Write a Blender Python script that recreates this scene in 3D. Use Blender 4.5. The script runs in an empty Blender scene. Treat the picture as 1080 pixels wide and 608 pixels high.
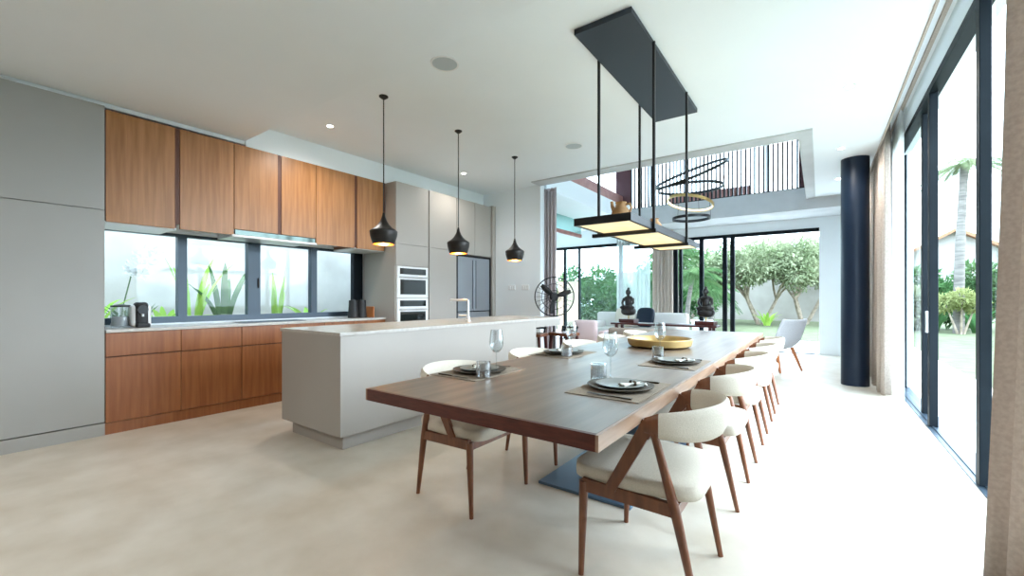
import bpy, bmesh, math, random
from mathutils import Vector, Matrix
C = bpy.context.scene.collection
PI = math.pi
rnd = random.Random(7)

# ------------------------------------------------------------------ materials
def lin(r, g, b):
    f = lambda c: (c/255/12.92) if c/255 <= 0.04045 else ((c/255+0.055)/1.055)**2.4
    return (f(r), f(g), f(b), 1)

def pmat(name, col, rough=0.5, metal=0.0, emit=None, estr=0.0, spec=0.5, coat=0.0):
    m = bpy.data.materials.new(name); m.use_nodes = True
    b = m.node_tree.nodes['Principled BSDF']
    b.inputs['Base Color'].default_value = col if len(col) == 4 else (*col, 1)
    b.inputs['Roughness'].default_value = rough
    b.inputs['Metallic'].default_value = metal
    b.inputs['Specular IOR Level'].default_value = spec
    b.inputs['Coat Weight'].default_value = coat
    if emit:
        b.inputs['Emission Color'].default_value = emit
        b.inputs['Emission Strength'].default_value = estr
    return m

def noisy(m, c1, c2, scale=(1, 1, 1), nscale=5.0, detail=4.0, bump=0.0, lo=0.3, hi=0.7, coords='Object', bscale=None):
    nt = m.node_tree; N = nt.nodes; L = nt.links
    b = N['Principled BSDF']
    tc = N.new('ShaderNodeTexCoord'); mp = N.new('ShaderNodeMapping')
    mp.inputs['Scale'].default_value = scale
    L.new(tc.outputs[coords], mp.inputs['Vector'])
    no = N.new('ShaderNodeTexNoise'); no.inputs['Scale'].default_value = nscale; no.inputs['Detail'].default_value = detail
    L.new(mp.outputs['Vector'], no.inputs['Vector'])
    cr = N.new('ShaderNodeValToRGB')
    cr.color_ramp.elements[0].position = lo; cr.color_ramp.elements[0].color = c1 if len(c1) == 4 else (*c1, 1)
    cr.color_ramp.elements[1].position = hi; cr.color_ramp.elements[1].color = c2 if len(c2) == 4 else (*c2, 1)
    L.new(no.outputs['Fac'], cr.inputs['Fac']); L.new(cr.outputs['Color'], b.inputs['Base Color'])
    if bump:
        bp = N.new('ShaderNodeBump'); bp.inputs['Strength'].default_value = bump; bp.inputs['Distance'].default_value = 0.01
        src = no
        if bscale:
            src = N.new('ShaderNodeTexNoise'); src.inputs['Scale'].default_value = bscale
            L.new(tc.outputs[coords], src.inputs['Vector'])
        L.new(src.outputs['Fac'], bp.inputs['Height']); L.new(bp.outputs['Normal'], b.inputs['Normal'])
    return m

def glass(name, tint=(1, 1, 1), refl=1.0, rough=0.0, ior=1.5):
    m = bpy.data.materials.new(name); m.use_nodes = True
    nt = m.node_tree; N = nt.nodes; L = nt.links
    for n in list(N): N.remove(n)
    o = N.new('ShaderNodeOutputMaterial'); mx = N.new('ShaderNodeMixShader')
    t = N.new('ShaderNodeBsdfTransparent'); t.inputs['Color'].default_value = (*tint, 1)
    g = N.new('ShaderNodeBsdfGlossy'); g.inputs['Roughness'].default_value = rough
    lw = N.new('ShaderNodeLayerWeight'); lw.inputs['Blend'].default_value = .5
    pw = N.new('ShaderNodeMath'); pw.operation = 'POWER'; pw.inputs[1].default_value = 4.5
    mu = N.new('ShaderNodeMath'); mu.operation = 'MULTIPLY_ADD'; mu.inputs[1].default_value = .9*refl; mu.inputs[2].default_value = .05*refl; mu.use_clamp = True
    L.new(lw.outputs['Facing'], pw.inputs[0]); L.new(pw.outputs[0], mu.inputs[0]); L.new(mu.outputs[0], mx.inputs['Fac'])
    L.new(t.outputs[0], mx.inputs[1]); L.new(g.outputs[0], mx.inputs[2]); L.new(mx.outputs[0], o.inputs['Surface'])
    return m

def leafmat(name, c1, c2, trans=0.35, nscale=1.5):
    m = bpy.data.materials.new(name); m.use_nodes = True
    nt = m.node_tree; N = nt.nodes; L = nt.links
    for n in list(N): N.remove(n)
    o = N.new('ShaderNodeOutputMaterial'); mx = N.new('ShaderNodeMixShader'); mx.inputs['Fac'].default_value = trans
    d = N.new('ShaderNodeBsdfDiffuse'); t = N.new('ShaderNodeBsdfTranslucent')
    tc = N.new('ShaderNodeTexCoord'); no = N.new('ShaderNodeTexNoise'); no.inputs['Scale'].default_value = nscale; no.inputs['Detail'].default_value = 3
    cr = N.new('ShaderNodeValToRGB'); cr.color_ramp.elements[0].position = .35; cr.color_ramp.elements[1].position = .65
    cr.color_ramp.elements[0].color = (*c1, 1); cr.color_ramp.elements[1].color = (*c2, 1)
    L.new(tc.outputs['Object'], no.inputs['Vector']); L.new(no.outputs['Fac'], cr.inputs['Fac'])
    L.new(cr.outputs['Color'], d.inputs['Color']); L.new(cr.outputs['Color'], t.inputs['Color'])
    L.new(d.outputs[0], mx.inputs[1]); L.new(t.outputs[0], mx.inputs[2]); L.new(mx.outputs[0], o.inputs['Surface'])
    return m

def sheer(name, col, alpha=0.5):
    m = leafmat(name, col, col, 0.5)
    nt = m.node_tree; N = nt.nodes; L = nt.links
    o = [n for n in N if n.type == 'OUTPUT_MATERIAL'][0]; src = o.inputs['Surface'].links[0].from_socket
    mx = N.new('ShaderNodeMixShader'); mx.inputs['Fac'].default_value = alpha
    t = N.new('ShaderNodeBsdfTransparent')
    L.new(t.outputs[0], mx.inputs[1]); L.new(src, mx.inputs[2]); L.new(mx.outputs[0], o.inputs['Surface'])
    return m

M = {}
M['plaster'] = noisy(pmat('white_plaster', (.80, .80, .80), .8), (.82, .86, .885), (.85, .89, .915), nscale=1.2)
M['plaster_grey'] = noisy(pmat('grey_plaster', (.5, .5, .5), .8), (.47, .475, .48), (.55, .555, .56), nscale=2.5, bump=.1)
M['concrete'] = noisy(pmat('concrete', (.6, .6, .58), .85), (.37, .34, .30), (.50, .465, .42), nscale=1.6, detail=8, bump=.15)
M['garden_wall'] = noisy(pmat('garden_wall', (.5, .45, .38), .9), (.26, .235, .20), (.38, .345, .30), nscale=.9, detail=8, bump=.2)
M['floor'] = noisy(pmat('microcement', (.68, .6, .5), .38), lin(192, 181, 164), lin(212, 204, 191), nscale=3.2, detail=12, lo=.3, hi=.7, bump=.03, bscale=40)
M['terrace'] = noisy(pmat('terrace_stone', (.75, .73, .7), .7), (.70, .68, .65), (.80, .78, .75), nscale=3)
M['grass'] = noisy(pmat('grass', (.2, .3, .08), .95, spec=.1), (.085, .10, .05), (.125, .135, .08), nscale=3, detail=8, bump=.4, bscale=60)
M['veneer'] = noisy(pmat('oak_veneer', (.33, .16, .065), .38), lin(146, 96, 50), lin(176, 122, 72), scale=(9, 9, .5), nscale=4, detail=6, bump=.02)
M['veneer_low'] = noisy(pmat('oak_veneer_light_tinted', (.3, .13, .05), .32), lin(132, 76, 40), lin(160, 100, 58), scale=(9, 9, .5), nscale=4, detail=6, bump=.02)  # same oak veneer; the light on the lower units is tinted into its colour
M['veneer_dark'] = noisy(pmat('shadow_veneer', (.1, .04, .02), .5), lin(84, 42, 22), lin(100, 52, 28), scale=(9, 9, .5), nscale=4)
M['laminate'] = noisy(pmat('taupe_laminate', (.45, .42, .38), .4), lin(163, 157, 150), lin(169, 163, 156), nscale=1)
M['laminate_l'] = noisy(pmat('grey_laminate', (.42, .41, .39), .42), lin(158, 157, 153), lin(164, 163, 159), nscale=1)
M['worktop'] = noisy(pmat('quartz_worktop', (.6, .59, .57), .22), lin(186, 182, 176), lin(200, 196, 190), nscale=30)
M['table'] = noisy(pmat('table_walnut', (.15, .07, .04), .38, spec=.9), lin(80, 63, 48), lin(116, 97, 78), scale=(6, .35, 6), nscale=3, detail=8, bump=.03)
M['table_edge_shaded'] = noisy(pmat('table_edge_shaded', (.1, .03, .02), .4, spec=.4), lin(70, 30, 22), lin(90, 42, 31), scale=(4, 1, 30), nscale=4)  # same wood as the top, darkened to paint in the unlit ends
M['table_side_lit'] = noisy(pmat('table_side_lit', (.3, .2, .15), .4, spec=.5), lin(128, 98, 78), lin(164, 134, 112), scale=(4, 1, 10), nscale=3)  # same wood as the top, paled to paint in the window light
M['walnut'] = noisy(pmat('chair_walnut', (.2, .08, .04), .35), lin(94, 52, 31), lin(128, 78, 49), scale=(6, 6, 1), nscale=5)
M['darkwood'] = noisy(pmat('dark_red_wood', (.05, .012, .01), .4), lin(56, 22, 20), lin(76, 32, 27), nscale=4)
M['teak'] = noisy(pmat('orange_teak', (.4, .15, .05), .4), lin(170, 98, 52), lin(196, 122, 72), scale=(4, 4, 1), nscale=5)
M['fabric'] = noisy(pmat('cream_fabric', (.6, .55, .47), .9, spec=.15), lin(200, 191, 176), lin(213, 205, 191), nscale=200, bump=.15)
M['fabric_w'] = noisy(pmat('white_fabric', (.75, .73, .7), .9, spec=.15), (.70, .68, .65), (.76, .74, .71), nscale=120, bump=.1)
M['fabric_taupe'] = noisy(pmat('taupe_fabric', (.35, .3, .26), .9, spec=.15), lin(158, 144, 132), lin(172, 158, 146), nscale=120, bump=.1)
M['fabric_pink'] = pmat('pink_fabric', lin(222, 198, 197), .9, spec=.15)
M['fabric_pale'] = noisy(pmat('pale_grey_fabric', (.6, .6, .62), .85, spec=.2), lin(196, 197, 203), lin(208, 209, 214), nscale=80)
M['curtain'] = leafmat('taupe_curtain', lin(194, 180, 170)[:3], lin(208, 196, 186)[:3], .3, 60)
M['curtain_lilac'] = noisy(pmat('grey_lilac_curtain', (.4, .36, .37), .9, spec=.1), lin(176, 165, 167), lin(190, 180, 182), nscale=90)
M['sheer'] = sheer('sheer_curtain', (.6, .595, .59), .62)
M['black'] = pmat('black_metal', (.012, .013, .015), .35, .3)
M['blackm'] = pmat('black_matte', (.015, .015, .016), .6)
M['frame'] = noisy(pmat('charcoal_frame', (.03, .035, .04), .5, 0, spec=.1), (.006, .009, .012), (.010, .014, .018), nscale=3)
M['frame_grey'] = pmat('grey_window_frame', lin(56, 70, 82), .4, .3)
M['navy'] = noisy(pmat('navy_column', (.004, .012, .028), .42, spec=.3), (.003, .010, .024), (.005, .013, .03), nscale=2)
M['slate'] = pmat('slate_metal', lin(38, 46, 56), .5, .2)
M['steelblue'] = pmat('blued_steel', lin(88, 112, 134), .34, .35)
M['steel'] = pmat('stainless', (.66, .67, .68), .38, .7)
M['steel_d'] = pmat('fridge_steel', (.36, .39, .43), .36, .75)
M['white_metal'] = pmat('white_enamel', (.78, .78, .78), .3)
M['oven_glass'] = pmat('oven_glass', (.01, .014, .014), .05, 0, spec=.8)
M['hood_glass'] = pmat('hood_front', (.03, .05, .045), .06, .6)
M['pendant'] = pmat('black_brass', (.03, .026, .024), .45, .6)
M['copper'] = pmat('gold_inside', (.85, .5, .18), .3, 1.0)
M['bulb'] = pmat('warm_bulb', (1, .8, .5), .5, emit=(1, .62, .22, 1), estr=14)
M['amber'] = noisy(pmat('amber_panel', (.9, .75, .45), .4, emit=(1, .76, .38, 1), estr=.075), (.9, .72, .4), (.95, .85, .6), nscale=9)
M['brass'] = pmat('satin_brass', (.55, .38, .15), .35, 1.0)
M['ledstrip'] = pmat('led_strip', (1, .9, .7), .5, emit=(1, .8, .5, 1), estr=.5)
M['spot'] = pmat('spot_lens', (1, .95, .85), .4, emit=(1, .9, .74, 1), estr=7)
M['speaker'] = pmat('speaker_mesh', lin(182, 189, 192), .7)
M['glass'] = glass('window_glass', (.97, .985, .98), .3)
M['glass_g'] = glass('green_glass', (.85, .93, .92), 1.0)
M['drink'] = glass('drinking_glass', (.93, .95, .96), 2.0, .02)
M['stone_plate'] = noisy(pmat('grey_stoneware', (.15, .14, .12), .55, spec=.3), lin(58, 52, 45), lin(80, 73, 62), nscale=20)
M['plate'] = pmat('pale_plate', lin(104, 104, 95), .35)
M['linen'] = noisy(pmat('grey_mat', (.25, .22, .19), .9, spec=.1), lin(132, 120, 106), lin(150, 138, 124), nscale=150, bump=.3)
M['napkin'] = pmat('white_linen', (.75, .74, .7), .9, spec=.1)
M['cutlery'] = pmat('dark_cutlery', lin(74, 62, 52), .3, .8)
M['bowl'] = noisy(pmat('gold_bowl', (.5, .33, .1), .35, .35), lin(160, 132, 80), lin(186, 158, 104), nscale=8)
M['terracotta'] = noisy(pmat('terracotta', (.5, .3, .14), .7), lin(140, 104, 66), lin(172, 134, 90), nscale=12)
M['statue'] = noisy(pmat('bronze_statue', (.02, .02, .02), .45, .3), (.012, .011, .011), (.035, .03, .028), nscale=14, bump=.4)
M['pot'] = pmat('white_pot', (.68, .68, .66), .6)
M['bark'] = noisy(pmat('bark', (.3, .24, .18), .9, spec=.1), (.20, .16, .11), (.38, .31, .24), nscale=6, bump=.4)
M['palmbark'] = noisy(pmat('palm_bark', (.45, .4, .35), .9, spec=.1), (.11, .10, .088), (.20, .18, .16), scale=(1, 1, 6), nscale=3, bump=.4)
M['leaf_a'] = leafmat('olive_leaf', (.12, .155, .075), (.34, .37, .23))
M['leaf_b'] = leafmat('green_leaf', (.05, .11, .042), (.15, .23, .10))
M['leaf_c'] = leafmat('bright_leaf', (.20, .40, .06), (.42, .58, .12))
M['leaf_d'] = leafmat('deep_leaf', (.04, .11, .04), (.11, .22, .08))
M['leaf_y'] = leafmat('yellow_leaf', (.2, .23, .08), (.34, .36, .16))
M['blossom'] = leafmat('white_blossom', (.75, .74, .72), (.85, .84, .82), .3)
M['roof'] = pmat('clay_roof', lin(140, 98, 70), .8)
M['house'] = pmat('house_wall', lin(150, 146, 140), .8)
M['maroon'] = pmat('maroon_panel', lin(74, 30, 38), .5)
M['brick'] = noisy(pmat('rose_timber', (.3, .15, .13), .6), lin(158, 108, 102), lin(180, 128, 120), nscale=6)
M['teal'] = glass('teal_glass', (.62, .78, .76), 1.0)
M['tan'] = pmat('tan_block', lin(168, 146, 124), .9)
M['soil'] = noisy(pmat('soil', (.1, .07, .05), .95), (.06, .045, .03), (.14, .1, .07), nscale=12)
M['ribbed'] = glass('ribbed_glass', (.92, .94, .95), 4.5, .08)

# ------------------------------------------------------------------ geometry
class MB:
    def __init__(s): s.bm = bmesh.new()
    def box(s, x0, x1, y0, y1, z0, z1, bev=0.0, seg=2):
        r = bmesh.ops.create_cube(s.bm, size=1)
        vs = r['verts']
        for v in vs:
            v.co = Vector(((x0+x1)/2+v.co.x*(x1-x0), (y0+y1)/2+v.co.y*(y1-y0), (z0+z1)/2+v.co.z*(z1-z0)))
        if bev > 0:
            es = list({e for v in vs for e in v.link_edges})
            bmesh.ops.bevel(s.bm, geom=es, offset=bev, segments=seg, affect='EDGES', profile=.5)
        return s
    def bar(s, a, b, wa, wb, ha=None, hb=None, up=(0, 0, 1)):
        """tapered rectangular bar from a to b; w across, h along 'up'"""
        a = Vector(a); b = Vector(b); d = (b-a).normalized(); up = Vector(up)
        if abs(d.dot(up)) > .95: up = Vector((0, 1, 0))
        sx = d.cross(up).normalized(); sy = sx.cross(d).normalized()
        ha = ha or wa; hb = hb or wb
        ring = []
        for p, w, h in ((a, wa, ha), (b, wb, hb)):
            ring.append([s.bm.verts.new(p+sx*w/2*i+sy*h/2*j) for i, j in ((-1, -1), (1, -1), (1, 1), (-1, 1))])
        for k in range(4):
            s.bm.faces.new((ring[0][k], ring[0][(k+1) % 4], ring[1][(k+1) % 4], ring[1][k]))
        s.bm.faces.new(ring[0][::-1]); s.bm.faces.new(ring[1])
        return s
    def tube(s, pts, rad, seg=8, caps=True):
        pts = [Vector(p) for p in pts]
        if not hasattr(rad, '__len__'): rad = [rad]*len(pts)
        rings = []; prev = None
        for i, p in enumerate(pts):
            d = (pts[min(i+1, len(pts)-1)]-pts[max(i-1, 0)]).normalized()
            if prev is None:
                up = Vector((0, 0, 1)) if abs(d.z) < .9 else Vector((1, 0, 0))
                sx = d.cross(up).normalized()
            else:
                sx = (prev-d*prev.dot(d)).normalized()
            prev = sx; sy = d.cross(sx)
            rings.append([s.bm.verts.new(p+(sx*math.cos(2*PI*k/seg)+sy*math.sin(2*PI*k/seg))*rad[i]) for k in range(seg)])
        for i in range(len(rings)-1):
            for k in range(seg):
                s.bm.faces.new((rings[i][k], rings[i][(k+1) % seg], rings[i+1][(k+1) % seg], rings[i+1][k]))
        if caps:
            s.bm.faces.new(rings[0][::-1]); s.bm.faces.new(rings[-1])
        return s
    def lathe(s, prof, seg=24, c=(0, 0, 0), sx=1, sy=1, close=False):
        """prof: (r, z) list"""
        rings = []
        for r, z in prof:
            if r < 1e-6:
                rings.append([s.bm.verts.new((c[0], c[1], c[2]+z))])
            else:
                rings.append([s.bm.verts.new((c[0]+r*sx*math.cos(2*PI*k/seg), c[1]+r*sy*math.sin(2*PI*k/seg), c[2]+z)) for k in range(seg)])
        n = len(rings)
        for i in range(n if close else n-1):
            A, B = rings[i], rings[(i+1) % n]
            for k in range(seg):
                k2 = (k+1) % seg
                if len(A) == 1 and len(B) == 1: continue
                if len(A) == 1: s.bm.faces.new((A[0], B[k2], B[k]))
                elif len(B) == 1: s.bm.faces.new((A[k], A[k2], B[0]))
                else: s.bm.faces.new((A[k], A[k2], B[k2], B[k]))
        if not close:
            if len(rings[0]) > 1: s.bm.faces.new(rings[0][::-1])
            if len(rings[-1]) > 1: s.bm.faces.new(rings[-1])
        return s
    def ball(s, c, rx, ry, rz, e=1.0, nu=20, nv=12):
        """superellipsoid; e<1 gives a rounded box"""
        f = lambda v: math.copysign(abs(v)**e, v)
        prof = []
        rings = []
        for j in range(nv+1):
            ph = -PI/2+PI*j/nv
            cz = f(math.sin(ph)); cr = f(math.cos(ph)) if 0 < j < nv else 0
            if cr == 0: rings.append([s.bm.verts.new((c[0], c[1], c[2]+rz*cz))])
            else: rings.append([s.bm.verts.new((c[0]+rx*cr*f(math.cos(2*PI*k/nu)), c[1]+ry*cr*f(math.sin(2*PI*k/nu)), c[2]+rz*cz)) for k in range(nu)])
        for i in range(nv):
            A, B = rings[i], rings[i+1]
            for k in range(nu):
                k2 = (k+1) % nu
                if len(A) == 1: s.bm.faces.new((A[0], B[k2], B[k]))
                elif len(B) == 1: s.bm.faces.new((A[k], A[k2], B[0]))
                else: s.bm.faces.new((A[k], A[k2], B[k2], B[k]))
        return s
    def prism(s, poly, x0, x1, axis='x'):
        def P(u, v, t): return {'x': (t, u, v), 'y': (u, t, v), 'z': (u, v, t)}[axis]
        A = [s.bm.verts.new(P(u, v, x0)) for u, v in poly]; B = [s.bm.verts.new(P(u, v, x1)) for u, v in poly]
        n = len(poly)
        for k in range(n): s.bm.faces.new((A[k], A[(k+1) % n], B[(k+1) % n], B[k]))
        s.bm.faces.new(A[::-1]); s.bm.faces.new(B)
        return s
    def grid(s, P):
        V = [[s.bm.verts.new(p) for p in row] for row in P]
        for i in range(len(V)-1):
            for j in range(len(V[0])-1):
                s.bm.faces.new((V[i][j], V[i+1][j], V[i+1][j+1], V[i][j+1]))
        return s
    def leaf(s, p, d, n, L, W, bend=.15):
        d = d.normalized(); sx = d.cross(n)
        if sx.length < 1e-4: sx = d.cross(Vector((1, 0, .3)))
        sx.normalize(); nn = sx.cross(d)
        a = s.bm.verts.new(p); b = s.bm.verts.new(p+d*L*.5+sx*W/2+nn*L*bend*.6); c = s.bm.verts.new(p+d*L-nn*L*bend)
        e = s.bm.verts.new(p+d*L*.5-sx*W/2+nn*L*bend*.6)
        s.bm.faces.new((a, b, c)); s.bm.faces.new((a, c, e))
        return s
    def blade(s, base, dir2, L, W, droop, n=6, up=1.0):
        """long strap leaf, rises then arches over"""
        d = Vector((dir2[0], dir2[1], 0)).normalized(); sx = Vector((-d.y, d.x, 0))
        rows = []
        for i in range(n+1):
            t = i/n
            p = Vector(base)+d*L*droop*t**1.6+Vector((0, 0, L*(up*t-droop*.55*t**2.4)))
            w = W*(math.sin(PI*min(1, t*.85+.12))**.8)*(1 if t < .98 else .1)/2
            rows.append([p-sx*w, p+Vector((0, 0, -w*.25)), p+sx*w])
        return s.grid(rows)

def obj(name, mb, mat, parent=None, loc=None, smooth=None, world=False, mods=()):
    bm = mb.bm
    bmesh.ops.recalc_face_normals(bm, faces=bm.faces)
    if world and parent is not None:
        off = Vector(parent['_w']) if '_w' in parent else parent.location
        bmesh.ops.translate(bm, verts=bm.verts, vec=-Vector(off))
    me = bpy.data.meshes.new(name); bm.to_mesh(me); bm.free()
    if smooth is not None:
        me.polygons.foreach_set('use_smooth', [True]*len(me.polygons))
        try: me.set_sharp_from_angle(angle=math.radians(smooth))
        except Exception: pass
    me.materials.append(M[mat])
    o = bpy.data.objects.new(name, me); C.objects.link(o)
    if loc is not None: o.location = loc
    if parent is not None: o.parent = parent
    return o

def tag(o, label, cat, group=None):
    o['label'] = label; o['category'] = cat
    if group: o['group'] = group
    return o
def thing(name, label, cat, loc=(0, 0, 0), rotz=0, group=None):
    o = bpy.data.objects.new(name, None); C.objects.link(o); o.empty_display_size = .1
    o.location = loc; o.rotation_euler = (0, 0, rotz)
    return tag(o, label, cat, group)
def solo(name, mb, mat, label, cat, group=None, smooth=None):
    """a thing that is one mesh: origin moved to the middle of its base"""
    vs = [v.co for v in mb.bm.verts]
    lo = [min(v[i] for v in vs) for i in range(3)]; hi = [max(v[i] for v in vs) for i in range(3)]
    c = Vector(((lo[0]+hi[0])/2, (lo[1]+hi[1])/2, lo[2]))
    bmesh.ops.translate(mb.bm, verts=mb.bm.verts, vec=-c)
    return tag(obj(name, mb, mat, None, c, smooth), label, cat, group)
def struct(name, mb, mat, label=None, cat=None, parent=None, smooth=None):
    o = obj(name, mb, mat, parent, smooth=smooth)
    if parent is None: o['kind'] = 'structure'
    if label: o['label'] = label
    if cat: o['category'] = cat
    return o
def structempty(name, label, cat, loc=(0, 0, 0)):
    o = thing(name, label, cat, loc); o['kind'] = 'structure'; return o
def copytree(o, loc, rotz=None, label=None, parent=None):
    c = o.copy(); C.objects.link(c)
    if parent is None:
        c.location = loc
        if rotz is not None: c.rotation_euler = (0, 0, rotz)
        if label: c['label'] = label
    else: c.parent = parent
    for ch in list(o.children): copytree(ch, None, parent=c)
    return c
def V(x, y, z): return Vector((x, y, z))

# ------------------------------------------------------------------ the setting
XL = -5.5      # kitchen window wall
XR = .84       # sliding glass wall
YF = 10.9      # far glass wall
ZC = 3.07      # ceiling
struct('floor', MB().box(-7.2, .80, -5.0, 10.98, -.12, 0), 'floor', 'pale beige seamless cement floor of the whole room', 'floor')

ceil = MB()
ceil.box(-5.0, .60, 2.05, 5.8, ZC, 3.35)                  # over kitchen and table
ceil.box(-.06, .60, 5.8, 10.9, ZC, 3.35)                  # right of the void
ceil.box(-5.0, -3.8, 5.8, 6.2, ZC, 3.35)
struct('ceiling', ceil, 'plaster', 'smooth white plaster ceiling over the dining table', 'ceiling')
struct('ceiling.001', MB().box(-5.6, .60, -5.0, 2.05, 2.87, 3.35), 'plaster', 'lower white ceiling step at the near end of the kitchen', 'ceiling')
struct('trim_1', MB().box(-5.06, -5.0, 2.05, 6.05, 2.802, 3.2).box(-5.08, -5.02, -.33, 2.05, 2.832, 2.875), 'plaster', 'white upright fascia above the wooden wall cupboards', 'trim')
bd = MB(); bd.box(-3.79, -.06, 5.8, 6.06, 3.05, ZC+.3); bd.box(-.2, -.06, 6.06, 9.8, 3.05, ZC+.3)
struct('trim_2', bd, 'plaster_grey', 'grey edge beam framing the opening in the ceiling', 'trim')

wl = MB()      # kitchen wall with the ribbon window opening
wl.box(XL-.12, XL, -5.0, 6.3, 0, .92); wl.box(XL-.12, XL, -5.0, 6.3, 1.86, 3.35)
wl.box(XL-.12, XL, -5.0, .6, .92, 1.86); wl.box(XL-.12, XL, 3.85, 6.3, .92, 1.86)
struct('wall_left', wl, 'plaster', 'white kitchen wall behind the cupboards', 'wall')
struct('wall_middle', MB().box(-5.5, -3.78, 6.06, 6.18, 0, ZC), 'plaster', 'white wall between the fridge and the lilac curtain', 'wall')
struct('wall_back', MB().box(-5.6, XR+.16, -5.12, -5.0, 0, 3.5), 'veneer_dark', 'unseen wall behind the viewpoint, made dark to cut the light', 'wall')  # out of view; dark finish chosen to hold back light from behind

# right side: lintel, pocket, solid wall at the far end
wr = MB()
wr.box(XR-.02, XR+.16, -5.0, 7.6, 3.12, 3.36)
wr.box(XR-.02, XR+.16, 7.6, 10.98, 0, 3.36); wr.box(XR-.02, XR+.16, -5.0, 1.6, 0, 3.12)
wr.box(.60, XR+.16, -5.0, 10.98, 3.36, 3.5)
struct('wall_right', wr, 'plaster', 'white lintel and wall around the right hand sliding glass', 'wall')
fw = MB()
fw.box(0.0, XR+.16, YF, YF+.15, 0, ZC)                    # stub beside the opening
fw.box(-7.2, 0.0, YF, YF+.15, 2.64, 3.30)                 # above the door head
struct('wall_far', fw, 'plaster', 'white far wall above and beside the garden doors', 'wall')
struct('wall_living', MB().box(-7.3, -7.2, 6.3, 11.05, 0, 6.2).box(-7.3, -5.5, 6.18, 6.3, 0, 3.3), 'plaster', 'white left wall of the living room', 'wall')

# upper storey around the void
us = MB(); us.box(-3.66, .9, 9.8, 11.4, 2.857, 3.27)
struct('floor_upper', us, 'plaster_grey', 'grey edge of the upper landing across the far side of the void', 'landing')
ul = MB(); ul.box(-7.2, -3.8, 6.3, 9.8, 3.05, 3.39); ul.box(-7.2, -3.66, 9.8, 10.9, 3.05, 3.39)
struct('floor_gallery', ul, 'plaster', 'white edge of the upper gallery on the left of the void', 'landing')
uw = MB()
uw.box(-7.3, 1.0, 5.6, 11.7, 6.0, 6.15)
uw.box(-.05, .1, 5.8, 11.5, 3.36, 6.0)
uw.box(-7.3, .1, 5.66, 5.8, 3.36, 6.0)
struct('wall_upper', uw, 'plaster', 'white upper walls and roof over the void', 'wall')
struct('trim_3', MB().box(-3.88, -3.8, 6.3, 9.8, 3.39, 3.60), 'brick', 'rose coloured timber curb on the upper gallery edge', 'trim')

# garden doors in the far wall
d1 = structempty('door_1', 'tall black framed garden doors in the far wall', 'door', (-1.5, YF, 0))
m = MB(); m.box(-7.2, 0, YF-.02, YF+.1, 2.57, 2.64); obj('head_frame', m, 'frame', d1, world=True)
for x0, x1 in ((-5.53, -5.49), (-2.95, -2.83), (-2.79, -2.72), (-2.325, -2.235), (-1.82, -1.73), (-1.66, -1.57), (-6.0, -5.94), (-4.33, -4.25)):
    obj('post', MB().box(x0, x1, YF-.02, YF+.08, 0, 2.58), 'frame', d1, world=True)
for x0, x1 in ((-2.72, -2.325), (-2.235, -1.82)):
    obj('glass_pane', MB().box(x0, x1, YF+.02, YF+.03, 0.02, 2.57), 'glass', d1, world=True)
obj('glass_pane', MB().box(-5.94, -4.33, YF+.02, YF+.03, .02, 2.57), 'glass_g', d1, world=True)
obj('glass_pane', MB().box(-4.25, -2.95, YF+.02, YF+.03, .02, 2.57), 'glass_g', d1, world=True)
obj('track', MB().box(-7.2, 0, YF, YF+.1, -.01, .012), 'frame', d1, world=True)

# sliding glass wall on the right
w2 = structempty('window_1', 'tall black framed sliding glass wall on the right', 'window', (XR, 3, 0))
obj('head_frame', MB().box(.815, .90, 1.6, 7.6, 3.055, 3.12), 'frame', w2, world=True)
obj('floor_track', MB().box(.80, .96, 1.6, 7.6, -.02, .006).box(.835, .845, 1.6, 7.6, .004, .014), 'frame_grey', w2, world=True)
for (x0, x1, y0, y1) in ((.85, .93, 5.95, 6.03), (.815, .875, 5.38, 5.46), (.81, .865, 3.86, 3.94), (.85, .93, 7.52, 7.6), (.85, .93, 1.6, 1.68)):
    obj('post', MB().box(x0, x1, y0, y1, 0.005, 3.05, .004), 'frame', w2, world=True)
obj('door_handle', MB().box(.795, .815, 5.40, 5.44, .86, 1.06, .004), 'steel', w2, world=True)
for (y0, y1) in ((6.03, 7.52), (1.68, 3.90)):
    obj('glass_pane', MB().box(.885, .893, y0, y1, .01, 3.05), 'glass', w2, world=True)

# kitchen ribbon window
w1 = structempty('window_2', 'long low ribbon window over the kitchen worktop', 'window', (XL, 2.3, .92))
fr = MB(); fr.box(XL-.09, XL-.01, .6, 3.85, .92, .985); fr.box(XL-.09, XL-.01, .6, 3.85, 1.83, 1.86)
obj('frame', fr, 'frame_grey', w1, world=True)
for y0, y1 in ((1.60, 1.68), (2.28, 2.42), (3.06, 3.14), (3.70, 3.85), (.6, .68)):
    obj('mullion', MB().box(XL-.085, XL-.005, y0, y1, .98, 1.84), 'frame_grey' if y1 < 3.5 else 'frame', w1, world=True)
obj('latch', MB().box(XL-.005, XL+.015, 2.385, 2.40, 1.30, 1.42, .004), 'blackm', w1, world=True)
for y0, y1 in ((.68, 1.60), (1.68, 2.28), (2.42, 3.06), (3.14, 3.70)):
    obj('glass_pane', MB().box(XL-.055, XL-.048, y0, y1, .985, 1.83), 'glass', w1, world=True)

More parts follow.
